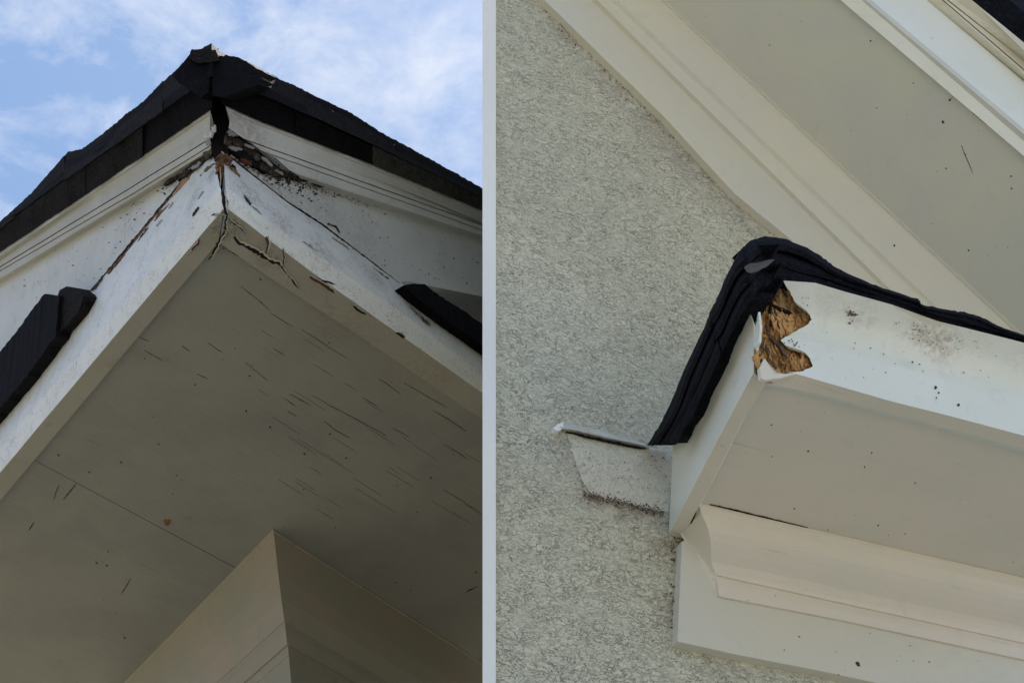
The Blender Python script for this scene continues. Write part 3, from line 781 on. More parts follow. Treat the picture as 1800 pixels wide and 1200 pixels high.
# return shingles (ends of the small pent roof on the fascia)
RS = 'dark shingle end on top of the left fascia'
bm = new_bm()
prism(bm, [(146, 520), (141, 513), (118, 503), (106, 509), (100, 524), (92, 560), (84, 606), (110, 580), (137, 547), (145, 530)], FL.off(.035), -nL * .30 + Z * .05, step=6, jit=1.6, seed=2, relief=.004)
finish('return_shingle', bm, M_shin, root=HL, label=RS)
bm = new_bm()
prism(bm, [(104, 520), (78, 516), (62, 537), (48, 555), (24, 588), (-60, 690), (-60, 790), (24, 688), (48, 660), (77, 618), (98, 590)], FL.off(.055), -nL * .30 + Z * .05, step=6, jit=1.8, seed=4, relief=.004)
finish('return_shingle', bm, M_tar, root=HL)
bm = new_bm()
prism(bm, [(709, 501), (728, 499), (746, 499), (777, 523), (811, 543), (848, 569), (1150, 775), (1150, 812), (848, 606), (790, 566), (757, 542), (730, 522)], FR.off(.04), -nR * .22 + Z * .03, step=4, jit=1.2, seed=6, relief=.004)
finish('return_shingle', bm, M_tar, root=HL, label='dark shingle end on top of the right fascia')

# fly specks and scuffs over the white boards
bm = new_bm(); random.seed(33)
for k in range(90):
    s = random.random()
    if random.random() < .5:
        x = random.uniform(30, 370); y = px_at(bL, x) + (px_at(cL, x) - px_at(bL, x)) * random.uniform(-.1, 1.8); P_ = FL.off(.002)
        if px_at(cL, x) - y > 0: P_ = FL.off(SL * (px_at(cL, x) - y) / max(10, (px_at(cL, x) - px_at(dL, x))) + .008)
        speck(bm, x, y, random.choice([.8, 1, 1.3]), P_.hit, nL, k)
    else:
        x = random.uniform(410, 845); y = px_at(bR, x) + (px_at(cR, x) - px_at(bR, x)) * random.uniform(.05, 1); P_ = FR.off(.002)
        speck(bm, x, y, random.choice([.8, 1, 1.3]), P_.hit, nR, k)
finish('fly_specks', bm, M_dirt, parent=fbR, root=HL, kind='stuff')
bm = new_bm()
for k in range(60):
    x = random.uniform(520, 845); y = random.uniform(px_at(fR_, x) + 6, px_at(frb, x) - 6)
    speck(bm, x, y, random.choice([.8, 1, 1.4]), FR.off(-.067).hit, nR, k)
    x = random.uniform(40, 300); y1 = px_at(dL, x) - 8; y0 = px_at(fL_, x) + 6
    if y1 > y0: speck(bm, x, random.uniform(y0, y1), random.choice([.8, 1, 1.6]), FL.off(-.067).hit, nL, k + .5)
finish('fly_specks', bm, M_dirt, root=HL, kind='stuff')

# ================================================================== STUCCO HOUSE (right)
ZR = 3.6; ZRL = ZR - .022
rl, rs = zpl(ZRL), zpl(ZR)
wdir = ray(8100, 600 + FPX * math.tan(PITCH)); wdir.z = 0; wdir.normalize()
nW = wdir.cross(Z).normalized()
P0 = rl.hit(1174, 942)
if nW.dot(CP - P0) < 0: nW = -nW
W = Plane(P0, nW)

lipoL = [(1179, 933), (1253, 789), (1331, 643)]; lipiL = [(1197, 949), (1261, 827), (1307, 735), (1346, 673)]
lipoF = [(1334, 641), (1393, 655), (1473, 678), (1567, 705), (1671, 731), (1776, 759), (1860, 781)]
lipiF = [(1346, 673), (1447, 694), (1569, 728), (1713, 765), (1776, 784), (1860, 806)]
C0 = rl.hit(1333, 642); CF = rl.hit(1776, 759); CL_ = rl.hit(1179, 933)
nF = (CF - C0).cross(Z).normalized(); nF = nF if nF.dot(CP - C0) > 0 else -nF
nS = (CL_ - C0).cross(Z).normalized(); nS = nS if nS.dot(CP - C0) > 0 else -nS
PF, PS = Plane(C0, nF), Plane(C0, nS)
hrb = Vector((W.hit(1300, 1100).x, W.hit(1300, 1100).y, 0))
def stR(x, y, r, col, a): return (tuple(PF.off(.01).hit(x, y) - hrb), r, col, a)
stb_ = [stR(1496, 552, .05, (.16, .08, .03), .9), stR(1500, 545, .10, (.35, .27, .2), .6), stR(1600, 576, .10, (.32, .20, .10), .8), stR(1690, 590, .11, (.38, .27, .19), .6), stR(1776, 612, .12, (.36, .27, .2), .6),
        stR(1400, 505, .09, (.30, .24, .18), .7), stR(1620, 586, .06, (.20, .10, .035), 1.0), stR(1640, 596, .10, (.34, .20, .10), .8), stR(1470, 530, .08, (.30, .19, .11), .7), stR(1540, 552, .07, (.33, .22, .13), .7), stR(1740, 604, .08, (.30, .19, .12), .7), stR(1440, 520, .10, (.4, .33, .27), .6), stR(1560, 545, .10, (.36, .28, .22), .7)]
def stW(x, y, r, col, a): return (tuple(W.hit(x, y) - hrb), r, col, a)
WB = (.36, .29, .22)  # rake spots put overhang shade into the colour; spots by the return are grime
M_stucco = stucco('grey_green_stucco', (.73, .70, .525), stain_shade_spots=[stW(1000, 60, .16, WB, .5), stW(1080, 140, .17, WB, .6), stW(1150, 215, .18, WB, .65), stW(1215, 285, .18, WB, .65), stW(1280, 350, .17, WB, .6), stW(1340, 405, .14, WB, .55),
    stW(1170, 960, .10, WB, .6), stW(1180, 1080, .08, WB, .5), stW(1260, 1165, .10, WB, .4), stW(1100, 888, .10, (.34, .22, .16), .6), stW(1040, 872, .07, (.34, .22, .16), .7), stW(1150, 905, .07, (.34, .22, .16), .6), stW(1000, 800, .09, (.4, .36, .28), .4), stW(920, 560, .5, (.82, .80, .66), .5)])  # the last pale spot puts the wall's brighter lit side into the colour
M_patch = stucco('pale_stucco_patch', (.80, .75, .58), patch=True)
M_cream = paint('cream_trim_paint', (.70, .66, .52), (.67, .64, .54), rough=.4, dirt=.16, bump=.15)
M_creamw = paint('warm_cream_soffit', (.77, .69, .565), (.73, .68, .55), rough=.45, dirt=.15, grain_dir=wdir, bump=.15)
M_rsof = paint('rake_soffit_paint', (.66, .65, .54), (.62, .61, .55), rough=.4, dirt=.15, bump=.15)
M_bright = paint('glossy_white_fascia', (.84, .85, .77), (.79, .81, .71), rough=.28, dirt=.3, bump=.15, stain_shade_spots=stb_)
M_navy = shingle_mat('blue_black_shingle', (.004, .0045, .008), (.013, .014, .022), rough=.75)
M_rotR = wood('orange_brown_rotted_wood', (.07, .03, .013), (.50, .27, .095), (.78, .54, .25), .5)
M_board = paint('white_divider_paint', (.93, .92, .87), (.91, .90, .85), rough=.4, dirt=.1, bump=.1)
M_caulk = paint('dirty_caulk', (.55, .53, .44), (.7, .7, .64), rough=.5, dirt=.8, bump=.6)
M_grime = wood('brown_grime', (.03, .02, .015), (.12, .07, .045), (.3, .24, .18), 2)

HR = empty('stucco_house', Vector((W.hit(1300, 1100).x, W.hit(1300, 1100).y, 0)), 'grey green stucco house with cream trim and a rotted cornice return wrapped in black shingles', 'house')
def fin(name, bm, mat, parent=None, **k): return finish(name, bm, mat, parent=parent, root=HR, **k)

# wall: stucco sheet down to the ground, with a real thickness and a return at its left end
wl_top = [(871, -420), (871, 1240)]
TLc = W.hit(866, -500); TRc = W.hit(2600, -500 + 200)
BLc = W.hit(866, 1300); BLg = Vector((BLc.x, BLc.y, 0)); BRg = Vector((TRc.x, TRc.y, 0))
bm = new_bm()
fr_ = [TLc, BLc, BLg, BRg, TRc]
f = [bm.verts.new(p) for p in fr_]; b_ = [bm.verts.new(p - nW * .15 + wdir * .12) for p in fr_]
bm.faces.new(f); bm.faces.new(list(reversed(b_)))
for i in range(5): bm.faces.new((f[i], b_[i], b_[(i + 1) % 5], f[(i + 1) % 5]))
stw = fin('stucco_wall', bm, M_stucco)
# side wall going back from the corner
bk = Vector((.18, 1, 0)).normalized()
bm = new_bm()
c0 = [W.hit(860, -500), W.hit(860, 1300)]; c0.append(Vector((c0[1].x, c0[1].y, 0)))
q = [p - nW * .02 + wdir * .02 for p in c0]
loft(bm, [q, mv(q, bk * 4), mv(q, bk * 4 + Vector((.15, 0, 0))), mv(q, Vector((.15, .1, 0)))])
fin('side_wall', bm, M_stucco)
bm = new_bm()
def col3(x, o): 
    a = W.off(o); return [a.hit(x, y) for y in (-500, 0, 600, 1300)]
A_, B_ = col3(848, .022), col3(872, .022)
for c_ in (A_, B_): c_.append(Vector((c_[-1].x, c_[-1].y, 0)))
loft(bm, [A_, B_, mv(B_, -nW * .06), mv(A_, bk * .10)])
fin('added_divider', bm, M_board, label='white strip added between the two houses up the left edge of the stucco wall', bevel=.002)  # made-up board that only divides the two houses

# --- rake overhead
r_1 = [(982, 25), (1165, 203), (1290, 339), (1389, 420), (1500, 528)]
r_2 = [(1068, 25), (1551, 502), (1640, 590)]
r_3 = [(1099, 25), (1615, 521), (1690, 593)]
r_4 = [(1195, 25), (1776, 567), (1850, 636)]
r_4b = [(x + 12, y - 2) for x, y in r_4]
r_5 = [(1512, 24), (1775, 247), (1850, 312)]
r_6 = [(1546, 24), (1775, 225), (1850, 291)]
r_7 = [(1657, 24), (1775, 122), (1850, 184)]
r_8 = [(1677, 24), (1775, 110), (1850, 176)]
r_9 = [(1684, 24), (1775, 102), (1850, 166)]
r_10 = [(1695, 24), (1775, 87), (1850, 147)]
r_11 = [(1730, 24), (1775, 67), (1850, 139)]
r_12 = [(1737, 24), (1775, 55), (1850, 116)]
def ext(pts, dist0=260, dist1=140):
    "same line carried on past the frame"
    (x0, y0), (x1, y1) = pts[0], pts[1]; d = math.hypot(x1 - x0, y1 - y0)
    a = (x0 - (x1 - x0) / d * dist0, y0 - (y1 - y0) / d * dist0)
    (x0, y0), (x1, y1) = pts[-2], pts[-1]; d = math.hypot(x1 - x0, y1 - y0)
    b = (x1 + (x1 - x0) / d * dist1, y1 + (y1 - y0) / d * dist1)
    return [a] + list(pts) + [b]
def rline(pts, pl, n=40, wav=0.0, seed=0, d1=140):
    e = ext(pts, 260, d1); return line3(e, pl, e[0][0], e[-1][0], n, wav, seed)
R1 = rline(r_1, W.off(.030), wav=.8, d1=10); R1w = mv(R1, -nW * .03)
R2 = rline(r_2, W.off(.030), d1=10)
bm = new_bm(); loft(bm, [R1w, R1, R2, mv(R2, -nW * .03)])
# rake soffit plane: contains the rake direction and the wall normal
rd = (W.hit(1389, 410) - W.hit(982, 25)).normalized()
sn = rd.cross(nW).normalized()
if sn.dot(CP - W.hit(1200, 200)) < 0: sn = -sn
RS_ = Plane(W.off(.165).hit(1400, 216), sn); R4 = rline(r_4, RS_)
R5 = rline(r_5, RS_); R4b = rline(r_4b, RS_)
bms = new_bm()
back_up = -sn * .03
R4s = mv(R4b, -nW * .14)
R5s = mv(R5, nW * .05)
loft(bms, [R4s, R4b, R5, R5s, mv(R5s, back_up), mv(R4s, back_up)])
rake = fin('rake_soffit', bms, M_rsof, label='sloping grey cream rake soffit overhead')
fin('rake_frieze', bm, M_cream, parent=rake)
R2a = rline(r_2, W.off(.036), d1=10); R2b = mv(R2a, nW * .012)
R3 = rline(r_3, W.off(.075)); R3b = rline(sh(r_3, -5), W.off(.072)); R3c = rline([(x + 6, y - 6) for x, y in r_3], W.off(.082))
def mixl(a, b, t, v): return [p.lerp(q, t) + v for p, q in zip(a, b)]
bm = new_bm()
e1 = mv(R4, sn * .010); e2 = mv(R4, sn * .010 - nW * .010); e3 = mv(R4, sn * .017 - nW * .013)
loft(bm, [R2a, R2b, mixl(R2b, R3, .5, nW * .004), R3, R3b, R3c, mixl(R3c, e3, .2, sn * -.006), mixl(R3c, e3, .4, sn * -.010), mixl(R3c, e3, .6, sn * -.010), mixl(R3c, e3, .8, sn * -.006), e3, e2, e1, R4, mv(R4, -nW * .06), mv(R2a, -nW * .03)])
fin('rake_crown', bm, M_cream, parent=rake)
# rake fascia
RF = Plane(R5[20] + nW * .02 + sn * .02, nW)
R6 = rline(r_6, RF.off(.02)); R7 = rline(r_7, RF.off(.02)); R5l = mv(R5, sn * .02)
bm = new_bm(); loft(bm, [R5, R5l, R6, R7, mv(R7, -nW * .03), mv(R5, -sn * .08 + nW * .01)])
fin('rake_fascia', bm, M_bright, parent=rake, mat2=M_rsof, down=sn)
bm = new_bm()
K = [rline(r_7, RF.off(.018)), rline(r_8, RF.off(.045)), rline(sh(r_8, -3), RF.off(.05)), rline(sh(r_9, 1), RF.off(.052)), rline(r_9, RF.off(.044)), rline(sh(r_9, -1.5), RF.off(.054)),
     rline(sh(r_10, 1), RF.off(.06)), rline(r_10, RF.off(.05)), rline(sh(r_10, -1.5), RF.off(.062)), rline(r_11, RF.off(.095)), rline(sh(r_11, -2), RF.off(.105)), rline(r_12, RF.off(.11))]
K.append(mv(K[-1], -nW * .12)); K.append(mv(K[0], -nW * .03))
loft(bm, K); fin('rake_outer_crown', bm, M_cream, parent=rake)
bm = new_bm()
S1 = rline(r_12, RF.off(.108)); S2 = rline([(x + 30, y - 30) for x, y in r_12], RF.off(.17)); S3 = rline([(x + 50, y - 45) for x, y in r_12], RF.off(.16))
loft(bm, [S1, S2, S3, mv(S3, -nW * .5), mv(S1, -nW * .5 - sn * .02)])
fin('rake_shingle', bm, M_navy, parent=rake)
# roof deck above the rake so the sky does not leak in
bm = new_bm(); loft(bm, [mv(R4s, -sn * .035), mv(R5, -sn * .035 - nW * .03), mv(R5, -sn * .25 - nW * .03), mv(R4s, -sn * .25 - nW * 1.0), mv(R4s, -sn * .05 - nW * 1.0)])
fin('roof_deck', bm, M_void)

# dark joint along wall/frieze and cobweb grime
bm = new_bm(); ribbon(bm, [(960, 4), (1060, 102), (1165, 204), (1240, 284), (1290, 340), (1392, 424)], W.off(.001).hit, nW, 4.5, seed=2, jit=1.6, taper=False)
fin('open_joint', bm, M_grime, parent=rake)

# --- cornice return
XE = 1860
# core: the return's soffit panel
bm = new_bm()
sA = [rs.hit(x, y) for x, y in ((1200, 940), (1262, 818), (1344, 664), (1600, 725), (1860, 797), (1860, 1060), (1205, 960))]
f = [bm.verts.new(p) for p in sA]; b_ = [bm.verts.new(p + Z * .02) for p in sA]
bm.faces.new(f); bm.faces.new(list(reversed(b_)))
for i in range(len(f)): bm.faces.new((f[i], b_[i], b_[(i + 1) % len(f)], f[(i + 1) % len(f)]))
ret = fin('cornice_return', bm, M_creamw, label='boxed cornice return with a rotted front corner')
# front fascia with a ragged left end
topF = [(1330, 478), (1375, 493), (1433, 497), (1487, 513), (1567, 535), (1647, 564), (1700, 577), (1776, 596), (1860, 618)]
botF = lipoF
rag = [(1372, 486), (1377, 494), (1386, 508), (1391, 517), (1397, 530), (1410, 540), (1420, 547), (1427, 562), (1418, 571), (1407, 577), (1385, 590), (1371, 597), (1381, 607), (1398, 612), (1412, 617), (1420, 625), (1425, 632), (1429, 645), (1417, 649), (1402, 654), (1385, 654), (1350, 650), (1337, 645)]
def sval(x, y): t, b = px_at(topF, x), px_at(botF, x); return (y - t) / (b - t)
stab = sorted([(sval(x, y), x) for x, y in rag])
NR = 60; rows = []
for r in range(NR + 1):
    s = r / NR
    xs0 = px_at(stab, s) + 3.0 * noise.noise(Vector((s * 31, 3, 1))) + 2.5 * noise.noise(Vector((s * 80, 5, 1)))
    prof = .085 * max(0, 1 - s / .54) ** 1.25 - .008 * math.sin(math.pi * min(1, s / .62)) if s < .62 else 0
    row = []
    n = 64
    for i in range(n + 1):
        x = xs0 + (XE - xs0) * (i / n) ** 1.15
        t, b = px_at(topF, x), px_at(botF, x)
        y = t + (b - t) * s
        wv_ = .0018 * noise.noise(Vector((x * .012, s * 4, 7)))
        row.append(PF.off(prof + wv_).hit(x, y))
    rows.append(row)
lip = line3(lipiF, rl, 1346, XE, 64)
rows_all = rows + [lip, mv(lip, Z * .03 - nF * .05), mv(rows[-1], Z * .03 - nF * .09), mv(rows[0], -nF * .10)]
bm = new_bm(); loft(bm, rows_all[:-1], closed=False)
st_ = [r[0] for r in rows]; loft(bm, [st_, mv(st_, -(nF + nS).normalized() * .013)], closed=False)
ff = fin('front_fascia', bm, M_bright, parent=ret, mat2=M_creamw, down=-Z, label='bright white front fascia broken away at its left end')
# side fascia
topS = [(1183, 779), (1192, 772), (1216, 736), (1260, 634), (1280, 590), (1305, 545), (1320, 519), (1334, 500)]
stS = lambda s: 1325 + 6 * noise.noise(Vector((s * 14, 1, 1))) - 13 * max(0, 1 - s / .4)
rows = []
for r in range(15):
    s = r / 14; row = []
    xe = stS(s)
    x_w = 1183.5 + (1175.5 - 1183.5) * s
    for i in range(31):
        u = i / 30; x = x_w + (xe - x_w) * u
        t, b = px_at(topS, x), px_at([(1175, 938)] + lipoL, x)
        row.append(PS.off(.012 * max(0, 1 - s / .4)).hit(x, t + (b - t) * s))
    rows.append(row)
lip = line3([(1172, 996)] + lipiL, rl, 1190, 1344, 30)
lip = [rl.hit(1196 + (1346 - 1196) * i / 30, px_at(lipiL, 1196 + (1346 - 1196) * i / 30)) for i in range(31)]
loft_rows = rows + [lip, mv(lip, Z * .03 - nS * .02)]
bm = new_bm(); loft(bm, loft_rows, closed=False)
st_ = [r[-1] for r in rows]; loft(bm, [st_, mv(st_, -(nF + nS).normalized() * .012)], closed=False)
fin('side_fascia', bm, M_bright, parent=ret, mat2=M_creamw, down=-Z, label='white side fascia running back to the stucco wall')
# rotted wood core
def hitC(x, y):
    t = min(1, max(0, (x - 1318) / 24.0)); t = t * t * (3 - 2 * t)
    a, b = PS.off(-.012).hit(x, y), PF.off(-.016).hit(x, y)
    return a.lerp(b, t)
bm = new_bm()
rough_patch(bm, [(1366, 472), (1378, 480), (1394, 515), (1424, 543), (1431, 562), (1410, 580), (1376, 597), (1384, 603), (1414, 613), (1430, 630), (1432, 645), (1419, 650), (1402, 655), (1385, 657), (1362, 656), (1350, 646), (1344, 655), (1334, 654), (1330, 640), (1318, 640), (1316, 618), (1322, 590), (1313, 548), (1318, 515), (1334, 508), (1352, 480)],
            hitC, (nF + nS).normalized(), 2.0, .024, .05, 4.4, grain=(1.2, .6))
rw = fin('rotted_wood', bm, M_rotR, parent=ret, label='orange brown rotted wood bared at the corner')
M_smear = plain('brown_smear', (.30, .22, .16))
def rcrack(pts, hitf, n_, w, mat=None, parent=None, jit=1.2, seed=0, name='crack'):
    if name == 'grime_streak': mat = M_smear
    if name == 'grime_streak': w *= .5
    bm = new_bm(); ribbon(bm, pts, hitf, n_, w, seed=seed, jit=jit); return fin(name, bm, mat or M_crack, parent=parent)
hp = lambda x, y: hitC(x, y) + nF * .010
for k, (pts, w) in enumerate([([(1352, 538), (1362, 546), (1376, 550), (1390, 556)], 7), ([(1346, 585), (1352, 598), (1362, 606), (1372, 618), (1380, 634)], 6), ([(1351, 490), (1354, 520), (1350, 560), (1352, 578)], 3.5),
                              ([(1338, 600), (1334, 615), (1332, 632)], 9), ([(1334, 636), (1336, 646), (1340, 655)], 7), ([(1343, 610), (1350, 632), (1360, 650)], 3), ([(1322, 540), (1330, 552), (1324, 566)], 5)]):
    rcrack(pts, hp, nF, w, M_grime if k % 2 else M_crack, parent=ret, seed=k, name='split')
random.seed(12)
Ms_ = [M_rotR, wood('pale_ochre_splinter', (.2, .1, .04), (.42, .25, .1), (.62, .45, .22)), M_grime]
for k in range(26):
    x, y = random.uniform(1322, 1415), random.uniform(490, 645)
    if not inside([(1366, 474), (1394, 515), (1424, 543), (1428, 562), (1376, 595), (1414, 616), (1428, 640), (1362, 652), (1334, 650), (1322, 600), (1318, 530)], x, y): continue
    L_ = random.uniform(10, 26); a_ = random.gauss(.3, .5)
    rcrack([(x, y), (x + L_ * .5 * math.sin(a_), y + L_ * .5 * math.cos(a_)), (x + L_ * math.sin(a_ + .2) * .9, y + L_ * math.cos(a_ + .2))], lambda x_, y_: hitC(x_, y_) + nF * .012, nF, random.uniform(1.4, 3.2), Ms_[k % 3], parent=ret, seed=k, name='splinter')
# white splinter on the corner
bm = new_bm(); prism(bm, [(1333, 548), (1336, 575), (1334, 600), (1329, 615), (1324, 600), (1328, 572)], PS.off(.006), -nS * .006, step=3, jit=1.0, seed=3)
fin('paint_splinter', bm, M_bright, parent=ret)
bm = new_bm(); prism(bm, [(1335, 646), (1344, 630), (1352, 640), (1362, 656), (1400, 657), (1372, 664), (1346, 668), (1338, 664)], PF.off(.004), -nF * .012, step=3, jit=1.0, seed=3)
fin('paint_splinter', bm, M_creamw, parent=ret)

# bent shingle stack over the return
outer = [(1137, 783), (1160, 747), (1181, 704), (1200, 656), (1245, 560), (1248, 548), (1257, 532), (1277, 487), (1292, 458), (1305, 437), (1320, 424), (1345, 416), (1382, 421), (1420, 437), (1445, 452), (1468, 470), (1500, 486), (1540, 503), (1615, 527), (1622, 535), (1673, 545), (1695, 547), (1727, 557), (1753, 571), (1776, 580), (1860, 606)]
inner = [(1192, 778), (1204, 752), (1219, 730), (1232, 700), (1262, 636), (1268, 620), (1274, 606), (1290, 572), (1303, 548), (1318, 526), (1332, 508), (1352, 486), (1384, 491), (1410, 497), (1436, 502), (1462, 508), (1500, 519), (1540, 530), (1605, 552), (1622, 558), (1673, 573), (1695, 579), (1727, 587), (1753, 593), (1776, 599), (1860, 622)]
def resample(P, n):
    L = [0]
    for i in range(len(P) - 1): L.append(L[-1] + 1)
    out = []
    for k in range(n + 1):
        t = k / n * (len(P) - 1); i = min(int(t), len(P) - 2); f = t - i
        out.append((P[i][0] + (P[i + 1][0] - P[i][0]) * f, P[i][1] + (P[i + 1][1] - P[i][1]) * f))
    return out
NSH = 150
Oo, Ii = resample(outer, NSH), resample(inner, NSH)
def hitB(x, y, o, t):
    t = t * t * (3 - 2 * t)
    return PS.off(o).hit(x, y).lerp(PF.off(o).hit(x, y), t)
nLay = 3
for lay in range(nLay):
    rows = []
    fa, fb_ = lay / nLay, (lay + 1) / nLay + .03
    for (fr_k, o) in ((0, -.006), (.08, .006), (.5, .010), (.92, .004), (1.0, -.012)):
        row = []
        for k in range(NSH + 1):
            t = fa + (fb_ - fa) * fr_k
            w = .12 * noise.noise(Vector((k * .06, lay * 3.1, 0)))
            t2 = t + (w if 0 < lay or fr_k > .2 else 0) * (0 if (lay == nLay - 1 and fr_k > .9) else 1)
            x = Oo[k][0] * (1 - t2) + Ii[k][0] * t2; y = Oo[k][1] * (1 - t2) + Ii[k][1] * t2
            if lay == 0 and fr_k < .2:
                x += 1.6 * noise.noise(Vector((k * .9, 1, 2))); y += 1.8 * noise.noise(Vector((k * .8, 5, 2)))
            if fr_k < .1 or fr_k > .9: x += .9 * noise.noise(Vector((k * 1.7, lay, 9))); y += 1.0 * noise.noise(Vector((k * 1.9, lay, 4)))
            if lay == nLay - 1 and fr_k > .9: y += 1.2 * noise.noise(Vector((k * .5, 5, 2)))
            bl = min(1, max(0, (k / NSH * 25 - 7.5) / 4.5))
            oo = .055 - .007 * lay + o + .004 * noise.noise(Vector((k * .13, lay * 2.0, 8)))
            row.append(hitB(x, y, oo, bl))
        rows.append(row)
    up = -nF * .10 + Z * .055
    rows.append([p - (nS if k < 60 else nF) * .05 + Z * .004 for k, p in enumerate(rows[-1])])
    rows.append([p - (nS if k < 60 else nF) * .09 + Z * .02 for k, p in enumerate(rows[0])])
    bm = new_bm()
    # each course is cut into a few bent shingles
    cuts_ = [[0, 40, 78, 112, 150], [0, 60, 98, 150], [0, 30, 88, 126, 150], [0, 70, 110, 150]][lay]
    bm.free()
    for ci in range(len(cuts_) - 1):
        a_, z_ = cuts_[ci], cuts_[ci + 1]
        ov = (nF + nS).normalized() * random.uniform(-.004, .006); bm = new_bm(); loft(bm, [mv(r[a_:z_ + 1], ov) for r in rows], smooth=False)
        fin('shingle', bm, M_navy, parent=ret)
bm = new_bm(); prism(bm, [(1309, 468), (1318, 463), (1334, 462), (1352, 456), (1362, 456), (1350, 466), (1334, 475), (1322, 479), (1314, 476)], Plane(hitB(1335, 468, .058, .45), (nF + nS).normalized()), -nF * .004, step=3, jit=.8, seed=1)
fin('torn_shingle_tongue', bm, plain('grey_felt', (.10, .10, .095)), parent=ret, label='grey torn tongue between the bent shingles')

# bed moulding and frieze of the return
FZ = .035
fz = [(1199, 949), (1191, 1124)]
bm = new_bm()
FZP = W.off(FZ)
bot = [(1191, 1126), (1283, 1147), (1437, 1177), (1600, 1212), (1860, 1266)]
botp = [FZP.hit(x, y) for x, y in bot]
topp = [FZP.hit(x, y) for x, y in ((1199, 949), (1290, 962), (1437, 993), (1600, 1028), (1860, 1082))]
topp = mv(topp, Z * .0); topp[0] = FZP.hit(1199, 950)
hi2 = [p + Z * (.0 if i == 0 else .04) for i, p in enumerate(topp)]
loft(bm, [hi2, botp, mv(botp, -nW * .036), mv(hi2, -nW * .036)])
fin('frieze_board', bm, M_cream, parent=ret, bevel=.002)
# bed crown: lines rise from the frieze to the soffit
k_top = [(1229, 884), (1248, 887), (1352, 911), (1480, 941), (1627, 975), (1776, 1009), (1860, 1029)]
k_b = [(1253, 996), (1440, 1034), (1480, 1044), (1776, 1105), (1860, 1123)]
k_c = [(1256, 1009), (1480, 1059), (1776, 1124), (1860, 1143)]
k_d = [(1264, 1047), (1440, 1081), (1480, 1089), (1776, 1153), (1860, 1171)]
T = line3(k_top, rs.off(-.001), 1229, XE, 30)
topoff = [(p - W.p).dot(nW) for p in T]
oT = sum(topoff) / len(topoff)
Tb = mv(T, -Z * .012)
Bb = line3(k_b, W.off(FZ + .022), 1253, XE, 30); Cc = line3(k_c, W.off(FZ + .018), 1256, XE, 30); Cc2 = line3(sh(k_c, 1.5), W.off(FZ + .012), 1257, XE, 30)
Dd = line3(k_d, W.off(FZ + .010), 1264, XE, 30)
cov = [mixl(Tb, Bb, t, nW * (.028 * math.sin(math.pi * t) - .01)) for t in (.15, .3, .45, .6, .75, .9)]
bm = new_bm()
loft(bm, [T, Tb] + cov + [Bb, mixl(Bb, Cc, .6, nW * .004), Cc, Cc2, mixl(Cc2, Dd, .5, nW * .003), Dd, mv(Dd, -nW * .012), mv(T, -nW * (oT - FZ + .0))])
fin('bed_moulding', bm, M_creamw, parent=ret)
# joints
rcrack([(1248, 886), (1300, 898), (1352, 911), (1420, 927)], rs.off(-.0015).hit, DN, 1.8, parent=ret, jit=.5, seed=4, name='open_joint')
rcrack([(1224, 900), (1212, 925), (1199, 948)], rl.hit, DN, 1.8, parent=ret, jit=.6, seed=6, name='open_joint')
rcrack([(1174, 945), (1186, 950), (1198, 950)], rl.hit, DN, 2.6, M_grime, parent=ret, jit=.6, seed=8, name='open_joint')
rcrack([(1188, 1124), (1240, 1141), (1283, 1150), (1340, 1162)], W.off(.002).hit, nW, 3.4, parent=ret, jit=1.0, seed=9, name='open_joint')
rcrack([(1196, 960), (1193, 1040), (1189, 1080), (1188, 1122)], W.off(.002).hit, nW, 3.4, M_grime, parent=ret, jit=1.4, seed=10, name='open_joint')
# grime streaks on the front fascia
def hF(x, y):
    s = sval(x, y); prof = .085 * max(0, 1 - s / .54) ** 1.25 - .008 * math.sin(math.pi * min(1, max(0, s) / .62)) if s < .62 else 0
    return PF.off(prof + .0018).hit(x, y)
bm = new_bm(); random.seed(9)
def cl(cx, cy, sx, sy, n, rr):
    for _ in range(n):
        x, y = random.gauss(cx, sx), random.gauss(cy, sy)
        if .02 < sval(x, y) < .97 and x < 1850: speck(bm, x, y, random.uniform(.6, rr), hF, nF, random.random() * 9)
cl(1496, 552, 6, 5, 30, 2.6); cl(1612, 582, 16, 9, 30, 1.8); cl(1700, 600, 30, 8, 20, 1.2); cl(1410, 535, 8, 12, 8, 1.8); cl(1390, 605, 8, 6, 12, 1.8)
cl(1560, 620, 100, 25, 25, 1.4)
fin('grime_specks', bm, M_grime, parent=ff, kind='stuff')
bm = new_bm()
for (x, y, r) in ((1645, 681, 4.0), (1646, 699, 2), (1685, 711, 3.2), (1694, 655, 2), (1604, 636, 2.2), (1553, 622, 1.6), (1650, 690, 2)): speck(bm, x, y, r, hF, nF, x)
fin('fly_specks', bm, M_dirt, parent=ff, kind='stuff')
bm = new_bm(); random.seed(14)
for k in range(44):
    x, y = random.uniform(1260, 1790), random.uniform(700, 1190)
    if y < px_at(lipiF, x) + 6 or y < 1300 - x + 120: continue
    if y < px_at(k_top, x) - 4: P_, n_ = rs, DN
    elif y > px_at(k_d, x) + 4: P_, n_ = FZP, nW
    else: continue
    speck(bm, x, y, random.choice([.7, .9, 1.2, 1.8]), P_.hit, n_, k)
for k in range(20):
    x, y = random.uniform(1330, 1780), random.uniform(30, 500)
    if y < px_at(r_4b, x) - 6 and y > px_at(r_5, x) + 6: speck(bm, x, y, random.choice([.9, 1.2, 2.0]), RS_.hit, sn, k)
for (x, y, r) in ((1658, 215, 3.4), (1670, 176, 2.6), (1690, 176, 3.0), (1663, 296, 2), (1703, 440, 2.6)): speck(bm, x, y, r, RS_.hit, sn, x)
speck(bm, 1508, 1166, 5, FZP.hit, nW, 2); speck(bm, 1572, 432, 2.4, W.off(.15).hit, nW, 2)
fin('fly_specks', bm, M_dirt, parent=ret, kind='stuff')
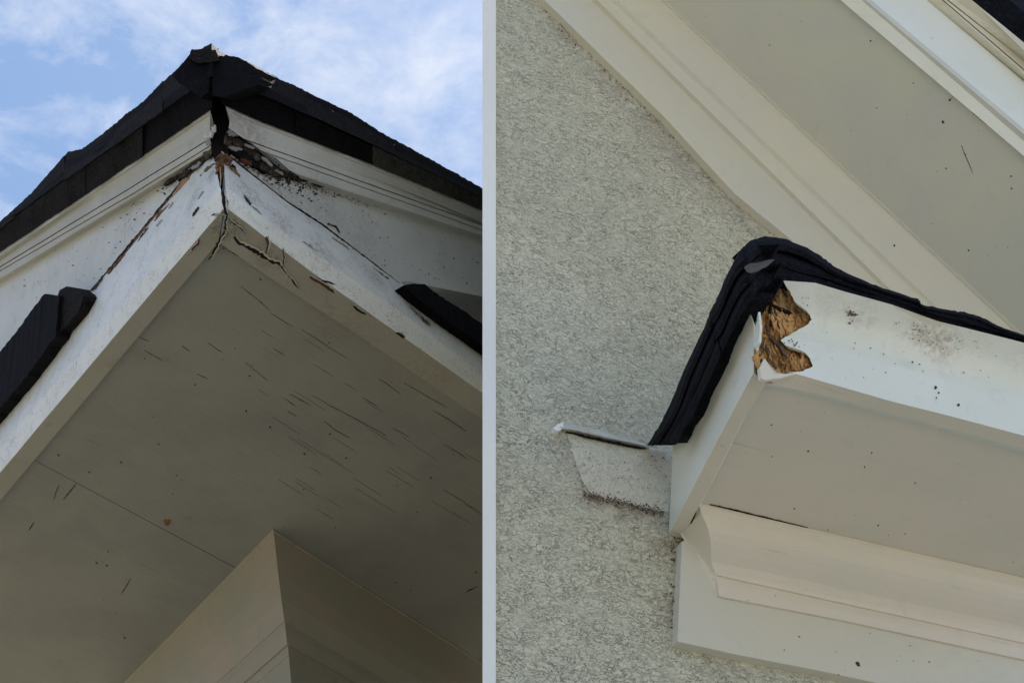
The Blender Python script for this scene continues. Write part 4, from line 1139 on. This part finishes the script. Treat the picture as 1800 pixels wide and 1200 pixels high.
for k, pts in enumerate([[(1690, 256), (1700, 280), (1710, 305)], [(1572, 420), (1600, 424), (1618, 432)], [(1690, 176), (1712, 200), (1735, 220)], [(1667, 178), (1676, 170)]]):
    bm = new_bm(); ribbon(bm, pts, RS_.hit, sn, 1.3, seed=k); fin('cobweb_strand', bm, M_grime, parent=rake)

# flashing stub and the pale patch on the wall
bm = new_bm()
pt = [(996, 756), (1066, 774), (1120, 784), (1184, 790), (1180, 850), (1174, 900), (1150, 896), (1100, 884), (1040, 868), (1028, 850), (1014, 820), (1004, 785)]
prism(bm, pt, W.off(.0016), -nW * .004, step=3, jit=3.2, seed=3)
pa = fin('stucco_patch', bm, M_patch, parent=stw, label='pale rounded patch of finer stucco beside the return')
bm = new_bm()
st_t = [(985, 743), (1008, 744), (1040, 752), (1067, 760), (1131, 779), (1142, 786)]
st_b = [(985, 756), (1008, 759), (1040, 766), (1067, 773), (1131, 786), (1142, 789)]
Tt = line3(st_t, W.off(.003), 984, 1141, 40, 1.5, 1); T2 = line3(sh(st_t, 3), W.off(.018), 984, 1141, 40, 1.5, 1); B2 = line3(sh(st_b, -4), W.off(.021), 984, 1141, 40, 2.0, 6); Bt = line3(st_b, W.off(.003), 984, 1141, 40, 2, 6)
loft(bm, [Tt, T2, B2, Bt]); fl = fin('flashing_stub', bm, M_caulk, parent=stw, label='caulked flashing ledge sticking out above the pale patch')
bm = new_bm(); ribbon(bm, [(996, 758), (1040, 769), (1067, 775), (1110, 784), (1136, 788)], W.off(.009).hit, nW, 3.2, seed=3, jit=1.0); fin('crack', bm, M_crack, parent=fl)
bm = new_bm(); prism(bm, [(973, 752), (980, 745), (992, 741), (990, 750), (984, 757), (976, 756)], W.off(.02), -nW * .02, step=2, jit=1, seed=1); fin('caulk_blob', bm, M_board, parent=fl)
bm = new_bm(); random.seed(4)
for k in range(520):
    t = random.random(); x = 1026 + 140 * t; y = 868 + 34 * t + random.gauss(0, 4.5)
    speck(bm, x, y, random.uniform(.4, 1.5), W.off(.003 if y < 866 + 34 * t else .003).hit, nW, k)
for k in range(70):
    speck(bm, random.uniform(1005, 1180), random.uniform(775, 890), random.uniform(.6, 1.5), W.off(.0022).hit, nW, k)
for k in range(90):
    y = random.uniform(905, 1120); speck(bm, 1188 - (y - 905) * .02 + random.gauss(0, 5), y, random.uniform(.8, 2.2), W.off(.003).hit, nW, k)
for k in range(160):
    t = random.random(); x = 960 + 430 * t; y = 4 + px_at([(960, 4), (1165, 206), (1392, 426)], x) + abs(random.gauss(0, 12)); speck(bm, x, y, random.uniform(.6, 1.6), W.off(.002).hit, nW, k)
fin('grime_specks', bm, M_grime, parent=stw, kind='stuff')
